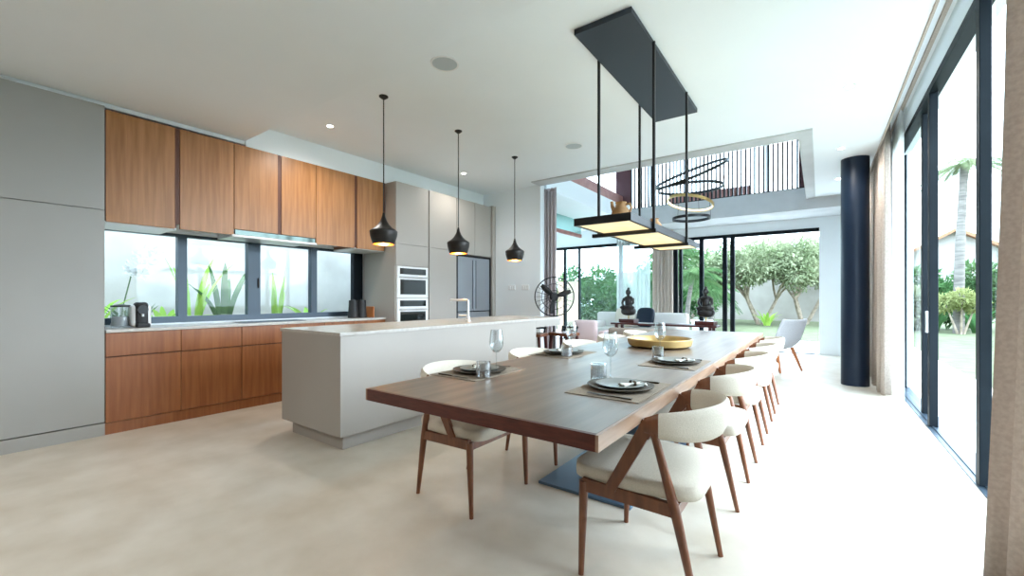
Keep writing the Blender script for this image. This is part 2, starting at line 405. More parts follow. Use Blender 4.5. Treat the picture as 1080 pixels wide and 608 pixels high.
# outdoors
g = MB(); g.box(-40, 60, -30, 60, -.30, -.06)
struct('ground_lawn', g, 'grass', 'pale green mown lawn of the garden', 'lawn')
t = MB(); t.box(-12, 1.85, 10.98, 14.2, -.2, -.01); t.box(.96, 1.85, -6, 10.98, -.2, -.01)
struct('ground_terrace', t, 'terrace', 'white stone terrace strip round the outside of the house', 'terrace')
struct('wall_garden', MB().box(-12, 1.6, 27.5, 27.8, -.1, 2.9), 'garden_wall', 'weathered beige garden wall behind the two trees', 'wall')
struct('wall_lightwell', MB().box(-7.0, -6.85, -1, 6.0, -.1, 3.2), 'concrete', 'pale concrete wall outside the kitchen window', 'wall')
struct('ground_bed', MB().box(-6.85, -5.63, -1, 6.0, -.08, .72), 'soil', 'planting bed outside the kitchen window', 'bed')

# ------------------------------------------------------------------ kitchen run
XFc = -4.97
def panel_thing(name, label, cat, loc): return thing(name, label, cat, loc)
# tall grey storage unit at far left
tu = thing('tall_cabinet', 'tall grey flat fronted storage unit left of the wooden cupboards', 'cabinet', (-5.2, .3, 0))
obj('carcass', MB().box(-5.49, XFc-.022, -.33, .93, .11, 2.83), 'laminate_l', tu, world=True)
obj('door', MB().box(XFc-.02, XFc, -.33, .928, .115, 1.93, .002), 'laminate_l', tu, world=True)
obj('door', MB().box(XFc-.02, XFc, -.33, .928, 1.936, 2.828, .002), 'laminate_l', tu, world=True)
obj('plinth', MB().box(-5.4, XFc-.004, -.33, .93, .0, .105), 'laminate_l', tu, world=True)
dh = obj('keyhole', MB().tube([(XFc-.01, .34, 1.10), (XFc+.012, .34, 1.10)], .012, 10), 'blackm', tu, world=True)

# wall cupboards
ys = [.931, 1.44, 2.39, 3.372, 3.845]
spl = [None, 1.925, 2.82, None]
labs = ['wooden wall cupboard with a single door beside the tall grey unit', 'wooden two door wall cupboard, second from the tall grey unit, above the hood\'s near end',
        'wooden two door wall cupboard above the far end of the hood', 'narrow wooden wall cupboard behind the nearest black pendant']
labs[1] = 'wooden two door wall cupboard, second from the tall grey unit'
labs[2] = 'wooden two door wall cupboard, third from the tall grey unit'
for i in range(4):
    a, b = ys[i], ys[i+1]
    c = thing('wall_cabinet', labs[i], 'cabinet', (-5.2, (a+b)/2, 1.84), group='wooden wall cupboards')
    hoodcut = 1.885 if i in (1, 2) else 1.84
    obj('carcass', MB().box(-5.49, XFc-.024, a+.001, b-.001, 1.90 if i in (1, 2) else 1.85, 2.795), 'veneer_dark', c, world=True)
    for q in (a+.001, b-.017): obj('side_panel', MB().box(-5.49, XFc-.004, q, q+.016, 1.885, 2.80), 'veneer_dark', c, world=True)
    a0 = a+(.006 if i == 0 else .02)
    segs = [(a0, b-.02)] if spl[i] is None else [(a0, spl[i]-.003), (spl[i]+.003, b-.02)]
    for y0, y1 in segs:
        zb = 1.84
        if i == 1 and y0 > 1.9: zb = 1.905
        if i == 2 and y0 < 2.6: zb = 1.905
        obj('door', MB().box(XFc-.022, XFc, y0, y1, zb, 2.80, .0015), 'veneer', c, world=True)
    ub = MB().box(-5.49, XFc-.03, a+.001, b-.001, 1.832 if i in (0, 3) else 1.888, 1.849 if i in (0, 3) else 1.899)
    obj('underside', ub, 'white_metal', c, world=True)
hd = thing('range_hood', 'slim slide out range hood under the wooden wall cupboards', 'hood', (-5.2, 2.37, 1.80))
obj('body', MB().box(-5.45, XFc-.03, 1.945, 2.80, 1.835, 1.886), 'steel', hd, world=True)
obj('front_glass', MB().box(XFc-.03, XFc-.002, 1.935, 2.81, 1.848, 1.90, .002), 'hood_glass', hd, world=True)
obj('lip', MB().box(XFc-.05, XFc+.02, 1.90, 2.82, 1.822, 1.845, .003), 'white_metal', hd, world=True)

# base units
yb = [.931, 1.998, 2.93, 3.845]
lb = ['wooden base unit beside the tall grey unit, two drawers over two doors', 'wooden base unit under the hob, partly behind the island end', 'wooden base unit by the oven column, mostly hidden behind the island']
for i in range(3):
    a, b = yb[i], yb[i+1]; mid = 1.468 if i == 0 else (a+b)/2
    c = thing('base_cabinet', lb[i], 'cabinet', (-5.2, (a+b)/2, 0), group='wooden base units')
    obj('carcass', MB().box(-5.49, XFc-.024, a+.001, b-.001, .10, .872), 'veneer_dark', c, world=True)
    obj('plinth', MB().box(-5.4, XFc-.012, a, b, 0, .098), 'veneer_low', c, world=True)
    for y0, y1 in ((a+.003, mid-.002), (mid+.002, b-.003)):
        obj('drawer', MB().box(XFc-.022, XFc, y0, y1, .674, .875, .0015), 'veneer_low', c, world=True)
        obj('door', MB().box(XFc-.022, XFc, y0, y1, .103, .664, .0015), 'veneer_low', c, world=True)
solo('worktop', MB().box(-5.495, XFc+.012, .935, 3.85, .878, .905, .003), 'worktop', 'pale grey worktop running under the ribbon window', 'worktop')
hb = MB().box(-5.36, -5.06, 2.05, 2.75, .9055, .912, .002)
solo('hob', hb, 'oven_glass', 'flat black glass hob set on the window worktop', 'hob')

# coffee machine
cm = thing('coffee_machine', 'small black and white capsule coffee machine on the window worktop', 'coffee machine', (-5.2, 1.225, .9055))
obj('body', MB().box(-.13, .02, -.075, .075, 0, .21, .028, 4), 'white_metal', cm, smooth=40)
obj('front_panel', MB().box(-.06, .034, -.052, .052, 0.002, .235, .03, 5), 'blackm', cm, smooth=40)
obj('brew_head', MB().tube([(.02, 0, .165), (.062, 0, .165)], .040, 20), 'black', cm, smooth=40)
obj('spout', MB().tube([(.045, 0, .13), (.045, 0, .10)], .012, 10), 'steel', cm, smooth=40)
obj('drip_tray', MB().box(.02, .085, -.05, .05, 0, .035, .008), 'blackm', cm)
# filter jug
fj = thing('glass_jar', 'lidded glass jar beside the coffee machine', 'jar', (-5.3, 1.10, .9055))
obj('body', MB().lathe([(.0, 0), (.068, 0), (.072, .01), (.072, .19), (.069, .19), (.069, .012), (0, .01)], 24), 'drink', fj, smooth=40)
obj('filling', MB().lathe([(0, .012), (.066, .012), (.066, .10), (0, .10)], 20), 'plaster_grey', fj, smooth=40)
obj('lid', MB().lathe([(0, .19), (.074, .19), (.074, .205), (.02, .215), (0, .215)], 24), 'blackm', fj, smooth=40)
for k, (y, lab) in enumerate(((3.50, 'black tapered canister on the worktop, left of its pair'), (3.63, 'black tapered canister on the worktop, right of its pair near the oven column'))):
    c = thing('canister', lab, 'canister', (-5.22, y, .9055), group='black canisters')
    obj('body', MB().lathe([(0, 0), (.072, 0), (.070, .03), (.058, .225), (0, .225)], 20), 'blackm', c, smooth=40)
    obj('lid', MB().lathe([(0, .2255), (.060, .2255), (.060, .242), (.012, .246), (.012, .262), (0, .264)], 20), 'black', c, smooth=40)
solo('cutting_board', MB().box(-5.30, -5.10, 3.74, 3.758, .9055, 1.06, .006), 'teak', 'small wooden board leaning upright by the black canisters', 'board')

# tall oven and fridge column
XT = -4.75
ov = thing('oven_cabinet', 'tall taupe cabinet housing two built in ovens', 'cabinet', (-5.1, 4.155, 0), group='tall taupe cabinets')
obj('carcass', MB().box(-5.49, XT-.024, 3.85, 4.458, .1, 2.80), 'laminate', ov, world=True)
obj('plinth', MB().box(-5.4, XT-.06, 3.85, 4.458, 0, .1), 'laminate', ov, world=True)
obj('door', MB().box(XT-.022, XT, 3.852, 4.452, 1.94, 2.80, .0015), 'laminate', ov, world=True)
obj('filler_panel', MB().box(XT-.022, XT, 3.852, 4.452, 1.635, 1.934, .0015), 'laminate', ov, world=True)
obj('drawer', MB().box(XT-.022, XT, 3.852, 4.452, .11, .66, .0015), 'laminate', ov, world=True)
def oven(z0, z1, lab):
    o = thing('oven', lab, 'oven', (XT, 4.155, z0), group='built in ovens')
    h = z1-z0
    obj('front', MB().box(-.022, .008, -.285, .285, .003, h-.003, .003), 'white_metal', o)
    obj('control_panel', MB().box(.006, .012, -.24, .24, h-.115, h-.03), 'oven_glass', o)
    obj('window', MB().box(.006, .012, -.235, .235, .05, h-.19), 'oven_glass', o)
    obj('handle', MB().tube([(.006, -.25, h-.155), (.045, -.25, h-.155), (.045, .25, h-.155), (.006, .25, h-.155)], .009, 8), 'steel', o, smooth=40)
    return o
oven(1.18, 1.63, 'upper white framed built in oven'); oven(.68, 1.175, 'lower white framed built in oven, half hidden by the island')
pa = thing('tall_cabinet', 'tall taupe cupboard between the ovens and the fridge', 'cabinet', (-5.1, 4.77, 0), group='tall taupe cabinets')
obj('carcass', MB().box(-5.49, XT-.024, 4.462, 5.068, .1, 2.80), 'laminate', pa, world=True)
obj('plinth', MB().box(-5.4, XT-.06, 4.462, 5.068, 0, .1), 'laminate', pa, world=True)
obj('door', MB().box(XT-.022, XT, 4.474, 5.064, .11, 1.934, .0015), 'laminate', pa, world=True)
obj('door', MB().box(XT-.022, XT, 4.474, 5.064, 1.94, 2.80, .0015), 'laminate', pa, world=True)
fc = thing('fridge_surround', 'taupe cabinet frame around and above the steel fridge', 'cabinet', (-5.1, 5.55, 0), group='tall taupe cabinets')
obj('top_box', MB().box(-5.49, XT-.024, 5.072, 6.02, 1.90, 2.80), 'laminate', fc, world=True)
obj('door', MB().box(XT-.022, XT, 5.076, 5.515, 1.905, 2.80, .0015), 'laminate', fc, world=True)
obj('door', MB().box(XT-.022, XT, 5.522, 5.95, 1.905, 2.80, .0015), 'laminate', fc, world=True)
obj('side_panel', MB().box(-5.49, XT+.03, 5.96, 6.05, 0, 2.82), 'laminate', fc, world=True)
fg = thing('fridge', 'double door brushed steel fridge in the taupe cabinet wall', 'fridge', (-5.1, 5.51, 0))
obj('body', MB().box(-5.45, XT-.05, 5.08, 5.95, .02, 1.885), 'frame', fg, world=True)
obj('trim', MB().box(XT-.06, XT-.002, 5.075, 5.10, .05, 1.89).box(XT-.06, XT-.002, 5.93, 5.955, .05, 1.89).box(XT-.06, XT-.002, 5.1, 5.93, 1.865, 1.89), 'black', fg, world=True)
for y0, y1, hy in ((5.102, 5.508, 5.47), (5.518, 5.928, 5.555)):
    d = obj('door', MB().box(XT-.048, XT-.012, y0, y1, .96, 1.862, .004), 'steel_d', fg, world=True)
    hh = MB().box(XT-.0118, XT-.006, hy-.006, hy+.006, 1.0, 1.82, .002)
    bmesh.ops.translate(hh.bm, verts=hh.bm.verts, vec=-Vector(fg.location))
    obj('handle', hh, 'slate', d)
obj('drawer', MB().box(XT-.048, XT-.012, 5.102, 5.928, .08, .945, .004), 'steel_d', fg, world=True)
for y, lab in ((-4.36, 'small white switch plate on the white wall, left of its pair'), (-4.08, 'small white switch plate on the white wall, right of its pair')):
    s_ = thing('switch_plate', lab, 'switch', (y, 6.06, 1.36), group='switch plates')
    obj('plate', MB().box(-.075, .075, -.010, -.0005, -.045, .045, .003), 'white_metal', s_)
    for k in (-1, 0, 1): obj('rocker', MB().box(k*.045-.018, k*.045+.018, -.014, -.0095, -.03, .03, .002), 'white_metal', s_)

# ------------------------------------------------------------------ island
isl = thing('kitchen_island', 'long taupe kitchen island with a recessed plinth', 'island', (-3.39, 3.5, 0))
obj('carcass', MB().box(-3.84, -2.945, 1.865, 4.62, .115, .888, .002), 'laminate', isl, world=True)
obj('plinth', MB().box(-3.76, -3.0, 1.92, 4.56, 0, .117), 'laminate', isl, world=True)
obj('end_leg', MB().box(-3.84, -3.60, 4.62, 5.24, 0, .80), 'laminate', isl, world=True)
obj('bar_rail', MB().box(-3.6, -2.945, 4.62, 5.25, .80, .888, .002), 'laminate', isl, world=True)
obj('countertop', MB().box(-3.85, -2.935, 1.855, 5.26, .889, .915, .002), 'worktop', isl, world=True)
fa = thing('kitchen_tap', 'angular steel tap standing on the island worktop', 'tap', (-3.27, 3.68, .9155))
obj('base', MB().lathe([(0, 0), (.03, 0), (.03, .012), (.022, .02), (.022, .05), (0, .05)], 16), 'steel', fa, smooth=40)
obj('spout', MB().tube([(0, 0, .03), (0, 0, .225), (-.004, -.002, .235), (-.014, -.007, .24), (-.19, -.09, .24), (-.195, -.092, .225)], .014, 10), 'steel', fa, smooth=60)
obj('lever', MB().tube([(0, 0, .06), (-.10, -.05, .065)], .010, 8), 'steel', fa, smooth=40)

# stools under the island overhang
def stool(loc, rz, lab):
    s_ = thing('bar_stool', lab, 'stool', loc, rz, 'wooden bar stools')
    obj('seat', MB().box(-.17, .17, -.16, .16, .64, .685, .012, 3), 'walnut', s_)
    for x in (-1, 1):
        for y in (-1, 1):
            obj('leg', MB().bar((x*.17, y*.16, 0), (x*.135, y*.125, .645), .028, .036), 'darkwood', s_)
    obj('footrest', MB().tube([(-.155, -.145, .22), (.155, -.145, .22), (.155, .145, .22), (-.155, .145, .22), (-.155, -.145, .22)], .009, 6), 'black', s_)
    for x in (-1, 1): obj('back_post', MB().bar((x*.12, .13, .68), (x*.125, .155, .77), .022, .02), 'black', s_)
    obj('back_rail', MB().box(-.14, .14, .14, .165, .735, .765, .006), 'black', s_)
    return s_
stool((-3.27, 5.05, 0), 0.2, 'wooden bar stool tucked under the island end, left of the two')
stool((-2.98, 5.42, 0), -.1, 'wooden bar stool beside the island end, right of the two')

# ------------------------------------------------------------------ pendants over the island
def pendant(y, ztop_shade, lab):
    p = thing('pendant_lamp', lab, 'pendant lamp', (-3.31, y, ZC), group='black pendant lamps')
    z = ztop_shade-ZC
    obj('ceiling_rose', MB().lathe([(0, 0), (.042, 0), (.042, -.008), (.012, -.03), (0, -.03)], 20), 'pendant', p, smooth=40)
    obj('cord', MB().tube([(0, 0, -.025), (0, 0, z+.005)], .0055, 8), 'blackm', p)
    prof = [(.008, 0), (.012, -.02), (.020, -.05), (.034, -.085), (.056, -.118), (.085, -.145), (.112, -.162), (.125, -.172), (.127, -.18), (.122, -.22), (.108, -.268), (.098, -.298)]
    inner = [(r-.003, zz) for r, zz in prof[::-1]]
    obj('shade', MB().lathe([(r, zz+z) for r, zz in prof], 32, close=False) if 0 else shell([(r, zz+z) for r, zz in prof], 'out'), 'pendant', p, smooth=50)
    obj('shade_lining', shell([(max(r-.004, .003), zz+z) for r, zz in prof], 'in'), 'copper', p, smooth=50)
    obj('bulb', MB().ball((0, 0, z-.235), .038, .038, .045, 1, 14, 10), 'bulb', p, smooth=80)
    return p
def shell(prof, kind):
    mb = MB(); seg = 32
    rings = [[mb.bm.verts.new((r*math.cos(2*PI*k/seg), r*math.sin(2*PI*k/seg), z)) for k in range(seg)] for r, z in prof]
    for i in range(len(rings)-1):
        for k in range(seg): mb.bm.faces.new((rings[i][k], rings[i][(k+1) % seg], rings[i+1][(k+1) % seg], rings[i+1][k]))
    return mb
pendant(2.54, 1.98, 'black pendant lamp over the island, nearest to the tall grey unit')
pendant(3.56, 1.98, 'black pendant lamp over the island, middle of the three')
pendant(4.66, 1.98, 'black pendant lamp over the island, farthest in front of the white wall')

# ------------------------------------------------------------------ linear chandelier over the table
lc = thing('tray_chandelier', 'long black framed tray light with amber panels over the dining table', 'chandelier', (-1.19, 3.63, ZC))
ox, oy = -1.19, 3.63
obj('canopy', MB().box(-1.40, -.985, 2.69, 4.53, 3.03, ZC, .003), 'slate', lc, world=True)
bars = (3.12, 4.06)
for yy in bars:
    for xx in (-1.405, -.975):
        obj('rod', MB().box(xx-.009, xx+.009, yy-.009, yy+.009, 1.68, 3.045), 'black', lc, world=True)
    obj('cross_bar', MB().box(-1.455, -.955, yy-.018, yy+.018, 1.655, 1.682), 'black', lc, world=True)
fm = MB()
x0, x1, y0, y1, z0, z1 = -1.395, -.985, 2.68, 4.62, 1.683, 1.735
fm.box(x0, x0+.022, y0, y1, z0, z1); fm.box(x1-.022, x1, y0, y1, z0, z1); fm.box(x0+.022, x1-.022, y0, y0+.022, z0, z1); fm.box(x0+.022, x1-.022, y1-.022, y1, z0, z1)
obj('tray_frame', fm, 'black', lc, world=True)
seg = [y0+.022, bars[0]-.004, bars[0]+.004, bars[1]-.004, bars[1]+.004, y1-.022]
for k in (0, 2, 4): obj('light_panel', MB().box(x0+.022, x1-.022, seg[k], seg[k+1], 1.688, 1.704), 'amber', lc, world=True)
jg = thing('clay_jug', 'small terracotta jug standing on the black tray light', 'jug', (-1.17, 2.98, 1.7045))
obj('body', MB().lathe([(0, 0), (.042, 0), (.064, .03), (.072, .07), (.062, .11), (.040, .135), (.036, .16), (.042, .17), (.036, .17), (.030, .155), (0, .14)], 24), 'terracotta', jg, smooth=60)
obj('handle', MB().tube([(.036, 0, .15), (.066, 0, .155), (.078, 0, .125), (.066, 0, .09)], .008, 8), 'terracotta', jg, smooth=60)
obj('spout', MB().tube([(-.05, 0, .11), (-.066, 0, .15), (-.070, 0, .185)], [.017, .013, .011], 8), 'terracotta', jg, smooth=60)
jr = MB().lathe([(0, 0), (.035, 0), (.055, .03), (.055, .06), (.03, .09), (.028, .105), (.036, .11), (.03, .11), (.02, .10), (0, .09)], 20)
bmesh.ops.translate(jr.bm, verts=jr.bm.verts, vec=(-1.07, 3.44, 1.7045))
solo('clay_pot', jr, 'terracotta', 'small pale clay pot farther along on the tray light', 'pot', smooth=60)

# ring chandelier in the void
rc = thing('ring_chandelier', 'chandelier of four tilted dark rings hanging in the ceiling void', 'chandelier', (-1.7, 7.3, 5.98))
def ring(R, z, tilt, az, mat, dx=0, dy=0, h=.021):
    mb = MB(); n = 48
    P = [(R, -h), (R, h), (R-.02, h), (R-.02, -h)]
    mat4 = Matrix.Translation((dx, dy, z-5.98)) @ Matrix.Rotation(az, 4, 'Z') @ Matrix.Rotation(tilt, 4, 'X')
    rings = [[mb.bm.verts.new(mat4 @ Vector((r*math.cos(2*PI*k/n), r*math.sin(2*PI*k/n), zz))) for r, zz in P] for k in range(n)]
    for k in range(n):
        for j in range(4): mb.bm.faces.new((rings[k][j], rings[(k+1) % n][j], rings[(k+1) % n][(j+1) % 4], rings[k][(j+1) % 4]))
    o = obj('ring', mb, mat, rc, smooth=30)
    led = MB(); rr = [[led.bm.verts.new(mat4 @ Vector((r*math.cos(2*PI*k/n), r*math.sin(2*PI*k/n), zz))) for r, zz in ((R-.021, -h*.5), (R-.021, h*.5), (R-.024, h*.5), (R-.024, -h*.5))] for k in range(n)]
    for k in range(n):
        for j in range(4): led.bm.faces.new((rr[k][j], rr[(k+1) % n][j], rr[(k+1) % n][(j+1) % 4], rr[k][(j+1) % 4]))
    obj('led_band', led, 'ledstrip' if mat == 'brass' else 'slate', o)
    w = MB()
    for q in range(3):
        a = 2*PI*q/3
        p = mat4 @ Vector((R*math.cos(a), R*math.sin(a), h))
        w.tube([p, Vector((dx*.3, dy*.3, 0))], .003, 5)
    obj('wire', w, 'blackm', o)
ring(.58, 3.19, math.radians(27), math.radians(-28), 'black', 0, 0)
ring(.50, 2.96, math.radians(3), 0, 'black', 0, 0)
ring(.36, 2.72, math.radians(-14), math.radians(-40), 'brass', 0, 0)
ring(.29, 2.47, 0, 0, 'black', .02, 0)
obj('ceiling_rose', MB().lathe([(0, .015), (.2, .015), (.2, -.03), (0, -.03)], 24), 'black', rc)

# ceiling fittings
def spot(x, y, z, lab, watts=6):
    s_ = thing('downlight', lab, 'downlight', (x, y, z), group='recessed downlights')
    obj('trim_ring', MB().lathe([(.030, -.004), (.046, -.004), (.046, 0), (.030, 0)], 20, close=True), 'white_metal', s_)
    obj('lens', MB().lathe([(0, -.002), (.030, -.002), (.030, 0), (0, 0)], 16), 'spot', s_)
    ld = bpy.data.lights.new('downlight_lamp', 'SPOT'); ld.energy = watts; ld.spot_size = math.radians(165); ld.spot_blend = 1; ld.shadow_soft_size = .06; ld.color = (1, .96, .91)
    lo = bpy.data.objects.new('downlight_lamp', ld); C.objects.link(lo); lo.parent = s_; lo.location = (0, 0, -.07)
spot(-4.36, 2.635, ZC, 'recessed downlight above the wooden wall cupboards')
spot(-4.37, 4.82, ZC, 'recessed downlight in front of the taupe cabinet wall', 3)
spot(.22, 4.85, ZC, 'recessed downlight near the curtain track, nearest of the three on the right')
spot(.224, 6.8, ZC, 'recessed downlight just in front of the navy column')
spot(.244, 8.5, ZC, 'recessed downlight behind the navy column')
spot(-3.3, -.75, 2.87, 'added fill lamp in the low ceiling beside the tall grey unit', 5)  # out-of-frame fill lamp, added to lift the dim left side
spot(-1.5, -.75, 2.87, 'added fill lamp in the low ceiling behind the near end of the table', 5)  # another unseen lamp added as fill
spot(-3.3, -2.6, 2.87, 'added fill lamp in the low ceiling at the back of the room, left', 8)  # third added fill lamp, behind the view
for x, y, lab in ((-2.448, 2.472, 'round grey ceiling speaker by the ceiling step'), (-2.475, 4.748, 'round grey ceiling speaker beside the tray light, nearer the void')):
    s_ = thing('ceiling_speaker', lab, 'speaker', (x, y, ZC), group='ceiling speakers')
    obj('rim', MB().lathe([(.10, -.006), (.114, -.006), (.114, 0), (.10, 0)], 32, close=True), 'white_metal', s_)
    obj('grille', MB().lathe([(0, -.004), (.10, -.004), (.10, 0), (0, 0)], 32), 'speaker', s_)

# column
cl = MB().lathe([(0, 0), (.155, 0), (.155, ZC-.001), (0, ZC-.001)], 40, (.395, 7.42, 0.0005))
solo('column', cl, 'navy', 'round dark navy column by the right hand curtain', 'column', smooth=40)

# ------------------------------------------------------------------ curtains
def curtain_mb(path, z0, z1, amp, waves, flare=1.0, n=None, rows=8, phase=0.0, seed=0, lean=0.0):
    r = random.Random(seed)
    a = Vector(path[0]); b = Vector(path[1]); d = (b-a); nrm = Vector((-d.y, d.x, 0)).normalized()
    n = n or waves*14
    am = [amp*r.uniform(.65, 1.25) for _ in range(waves*2+4)]
    P = []
    for j in range(rows+1):
        t = j/rows; z = z1+(z0-z1)*t
        k = 1+(flare-1)*t**2
        row = []
        for i in range(n+1):
            s_ = i/n; ph = s_*waves*2*PI+phase
            A = am[int(s_*waves*2)]*(.75+.35*t)
            p = a+d*(.5+(s_-.5)*k)+nrm*(A*math.sin(ph)+.25*A*math.sin(2.3*ph+1+t*.8))
            row.append((p.x+lean*t*t, p.y, z))
        P.append(row)
    mb = MB().grid(P)
    return mb
def curtain(path, z0, z1, amp, waves, mat, lab, flare=1.0, seed=0, thick=.004, heading=True, group=None, lean=0.0):
    c0 = (Vector(path[0])+Vector(path[1]))/2
    c = thing('curtain', lab, 'curtain', (c0.x, c0.y, z0), group=group)
    o = obj('panel', curtain_mb(path, z0, z1-.03, amp, waves, flare, seed=seed, lean=lean), mat, c, world=True, smooth=60)
    if mat != 'sheer':
        md = o.modifiers.new('thickness', 'SOLIDIFY'); md.thickness = thick
    if heading:
        h = obj('heading_tape', curtain_mb(path, z1-.05, z1, amp*.8, waves, 1, rows=1, seed=seed), mat, c, world=True, smooth=60)
        if mat != 'sheer': md = h.modifiers.new('thickness', 'SOLIDIFY'); md.thickness = thick*1.5
    return c
curtain(((.71, 1.95, 0), (.693, 2.71, 0)), .003, 3.33, .05, 6, 'curtain', 'tall taupe curtain in the right foreground beside the sliding glass', 1.0, 3, lean=-.05)
curtain(((.655, 6.75, 0), (.655, 8.5, 0)), .01, 3.33, .045, 11, 'curtain', 'taupe curtain gathered behind the navy column', 1.0, 5)
curtain(((.755, 6.45, 0), (.77, 7.3, 0)), .01, 3.30, .022, 9, 'sheer', 'white sheer curtain beside the taupe one at the right glass', 1.0, 6)
curtain(((-3.93, 6.255, 0), (-3.58, 6.255, 0)), .01, 3.04, .03, 5, 'curtain_lilac', 'grey lilac curtain beside the white wall behind the standing fan', 1.0, 8)
curtain(((-3.36, 10.62, 0), (-2.86, 10.62, 0)), .01, 2.83, .045, 6, 'curtain', 'taupe curtain bunched left of the black garden doors', 1.0, 9)
curtain(((-4.30, 10.66, 0), (-3.42, 10.66, 0)), .01, 2.83, .035, 9, 'sheer', 'white sheer curtain next to the bunched taupe one at the far wall', 1.0, 10)
ct = MB(); ct.box(.60, .615, -4.9, 10.8, 3.05, 3.07); ct.box(.66, .70, -4.9, 10.8, 3.335, 3.36); ct.box(.755, .785, -4.9, 10.8, 3.335, 3.36)
solo('curtain_track', ct, 'curtain', 'taupe edged curtain track running along the right ceiling recess', 'curtain track')

# ------------------------------------------------------------------ dining table
TB = thing('dining_table', 'very long dark walnut dining table on a steel base', 'table', (-1.155, 3.65, 0))
obj('tabletop', MB().box(-1.739, -.571, 1.251, 6.039, .697, .75, .002), 'table', TB, world=True)
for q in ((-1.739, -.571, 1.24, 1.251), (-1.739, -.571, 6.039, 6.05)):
    o_ = obj('end_edge', MB().box(*q, .695, .749), 'table_edge_shaded', TB, world=True); o_['label'] = 'end edge of the tabletop with shade put into its colour'
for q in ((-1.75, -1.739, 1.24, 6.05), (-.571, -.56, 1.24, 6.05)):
    o_ = obj('long_edge', MB().box(*q, .695, .749), 'table_side_lit', TB, world=True); o_['label'] = 'long edge of the tabletop with window light put into its colour'
obj('base_plate', MB().box(-1.45, -.85, 2.3, 5.05, 0, .018, .003), 'steelblue', TB, world=True)
for yy in (2.95, 4.40):
    obj('pedestal', MB().prism([(-1.33, .018), (-.97, .018), (-.90, .69), (-1.40, .69)], yy-.02, yy+.02, 'y').box(-1.40, -.90, yy-.2, yy+.2, .68, .695), 'steelblue', TB, world=True)
obj('spine', MB().box(-1.17, -1.13, 2.97, 4.38, .10, .66), 'steelblue', TB, world=True)

# ------------------------------------------------------------------ dining chairs (front = +y)
def chair_proto(lab, loc, rz):
    t = thing('dining_chair', lab, 'chair', loc, rz, 'walnut dining chairs with cream seats')
    cu = MB().ball((0, .03, .438), .262, .262, .038, .28, 40, 14)
    for v in cu.bm.verts:
        if v.co.z > .44:
            v.co.z += .026*max(0, 1-(v.co.x/.25)**2)*max(0, 1-((v.co.y-.03)/.25)**2)
        if v.co.y < -.05: v.co.x *= 1-.12*(-.05-v.co.y)/.18
    obj('seat', cu, 'fabric', t, smooth=50)
    # wrap-around upholstered backrest
    cross = [(.0, .5), (.5, .5), (.85, .3), (1, 0), (.85, -.3), (.5, -.5), (0, -.5), (-.5, -.5), (-.85, -.3), (-1, 0), (-.85, .3), (-.5, .5)]
    k = len(cross)
    def band(u0, u1, n, wood=False):
        mb = MB(); rings = []
        for i in range(n+1):
            u = u0+(u1-u0)*i/n; an = u*PI/2*.97
            c_ = max(0, math.cos(an))
            x = .272*math.sin(an); y = -.045-.225*math.cos(an)
            hh = .040+.033*c_**.8; zc = .690+.002*c_
            th = .016+.005*c_
            if wood:
                q = (abs(u)-.89)/.15; hh = hh*(1-.22*q)-.001; th = th*.80; zc -= .004*q
            nx, ny = math.sin(an), -math.cos(an)
            ring_ = []
            for a_, b_ in cross:           # a: vertical (-1..1), b: through thickness
                lean = .16*a_*hh*c_
                ring_.append(mb.bm.verts.new((x+nx*(2*th*b_+lean), y+ny*(2*th*b_+lean), zc+a_*hh)))
            rings.append(ring_)
        for i in range(n):
            for j in range(k): mb.bm.faces.new((rings[i][j], rings[i][(j+1) % k], rings[i+1][(j+1) % k], rings[i+1][j]))
        mb.bm.faces.new(rings[0]); mb.bm.faces.new(rings[-1][::-1])
        return mb
    obj('backrest', band(-.89, .89, 28), 'fabric', t, smooth=50)
    for s_ in (-1, 1): obj('arm_tip', band(s_*.89, s_*1.04, 4, True), 'walnut', t, smooth=50)
    for s_ in (-1, 1):
        obj('leg', MB().tube([(s_*.262, .235, 0), (s_*.262, .226, .25), (s_*.262, .222, .405)], [.0115, .0175, .020], 12), 'walnut', t, smooth=50)
        obj('leg', MB().tube([(s_*.225, -.225, 0), (s_*.245, -.15, .37), (s_*.266, -.075, .665)], [.0115, .020, .015], 12), 'walnut', t, smooth=50)
        obj('arm', MB().bar((s_*.262, .10, .405), (s_*.268, -.036, .655), .022, .022, .044, .050, (0, 1, 0)).bar((s_*.268, -.034, .645), (s_*.269, -.060, .700), .022, .024, .052, .056, (0, 1, 0)), 'walnut', t)
    fr_ = MB()
    for s_ in (-1, 1): fr_.bar((s_*.262, .225, .392), (s_*.245, -.15, .375), .024, .024, .055, .050)
    fr_.bar((-.262, .222, .385), (.262, .222, .385), .022, .022, .045, .045); fr_.bar((-.243, -.148, .372), (.243, -.148, .372), .022, .022, .045, .045)
    obj('seat_frame', fr_, 'walnut', t)
    return t
RX = -.59; LX = -1.742
ordn = ['nearest', 'second', 'third', 'fourth', 'fifth']
RY = [1.912, 2.86, 3.72, 4.525, 5.32]; LY = [1.985, 2.885, 3.75, 4.55, 5.32]
proto = chair_proto('walnut dining chair with cream seat, nearest on the table\'s window side', (RX, RY[0], 0), PI/2)
for i in range(1, 5):
    copytree(proto, (RX, RY[i], 0), PI/2, 'walnut dining chair with cream seat, %s on the table\'s window side' % ordn[i])
for i in range(5):
    copytree(proto, (LX, LY[i], 0), -PI/2, 'walnut dining chair with cream seat, %s on the table\'s island side' % ordn[i])

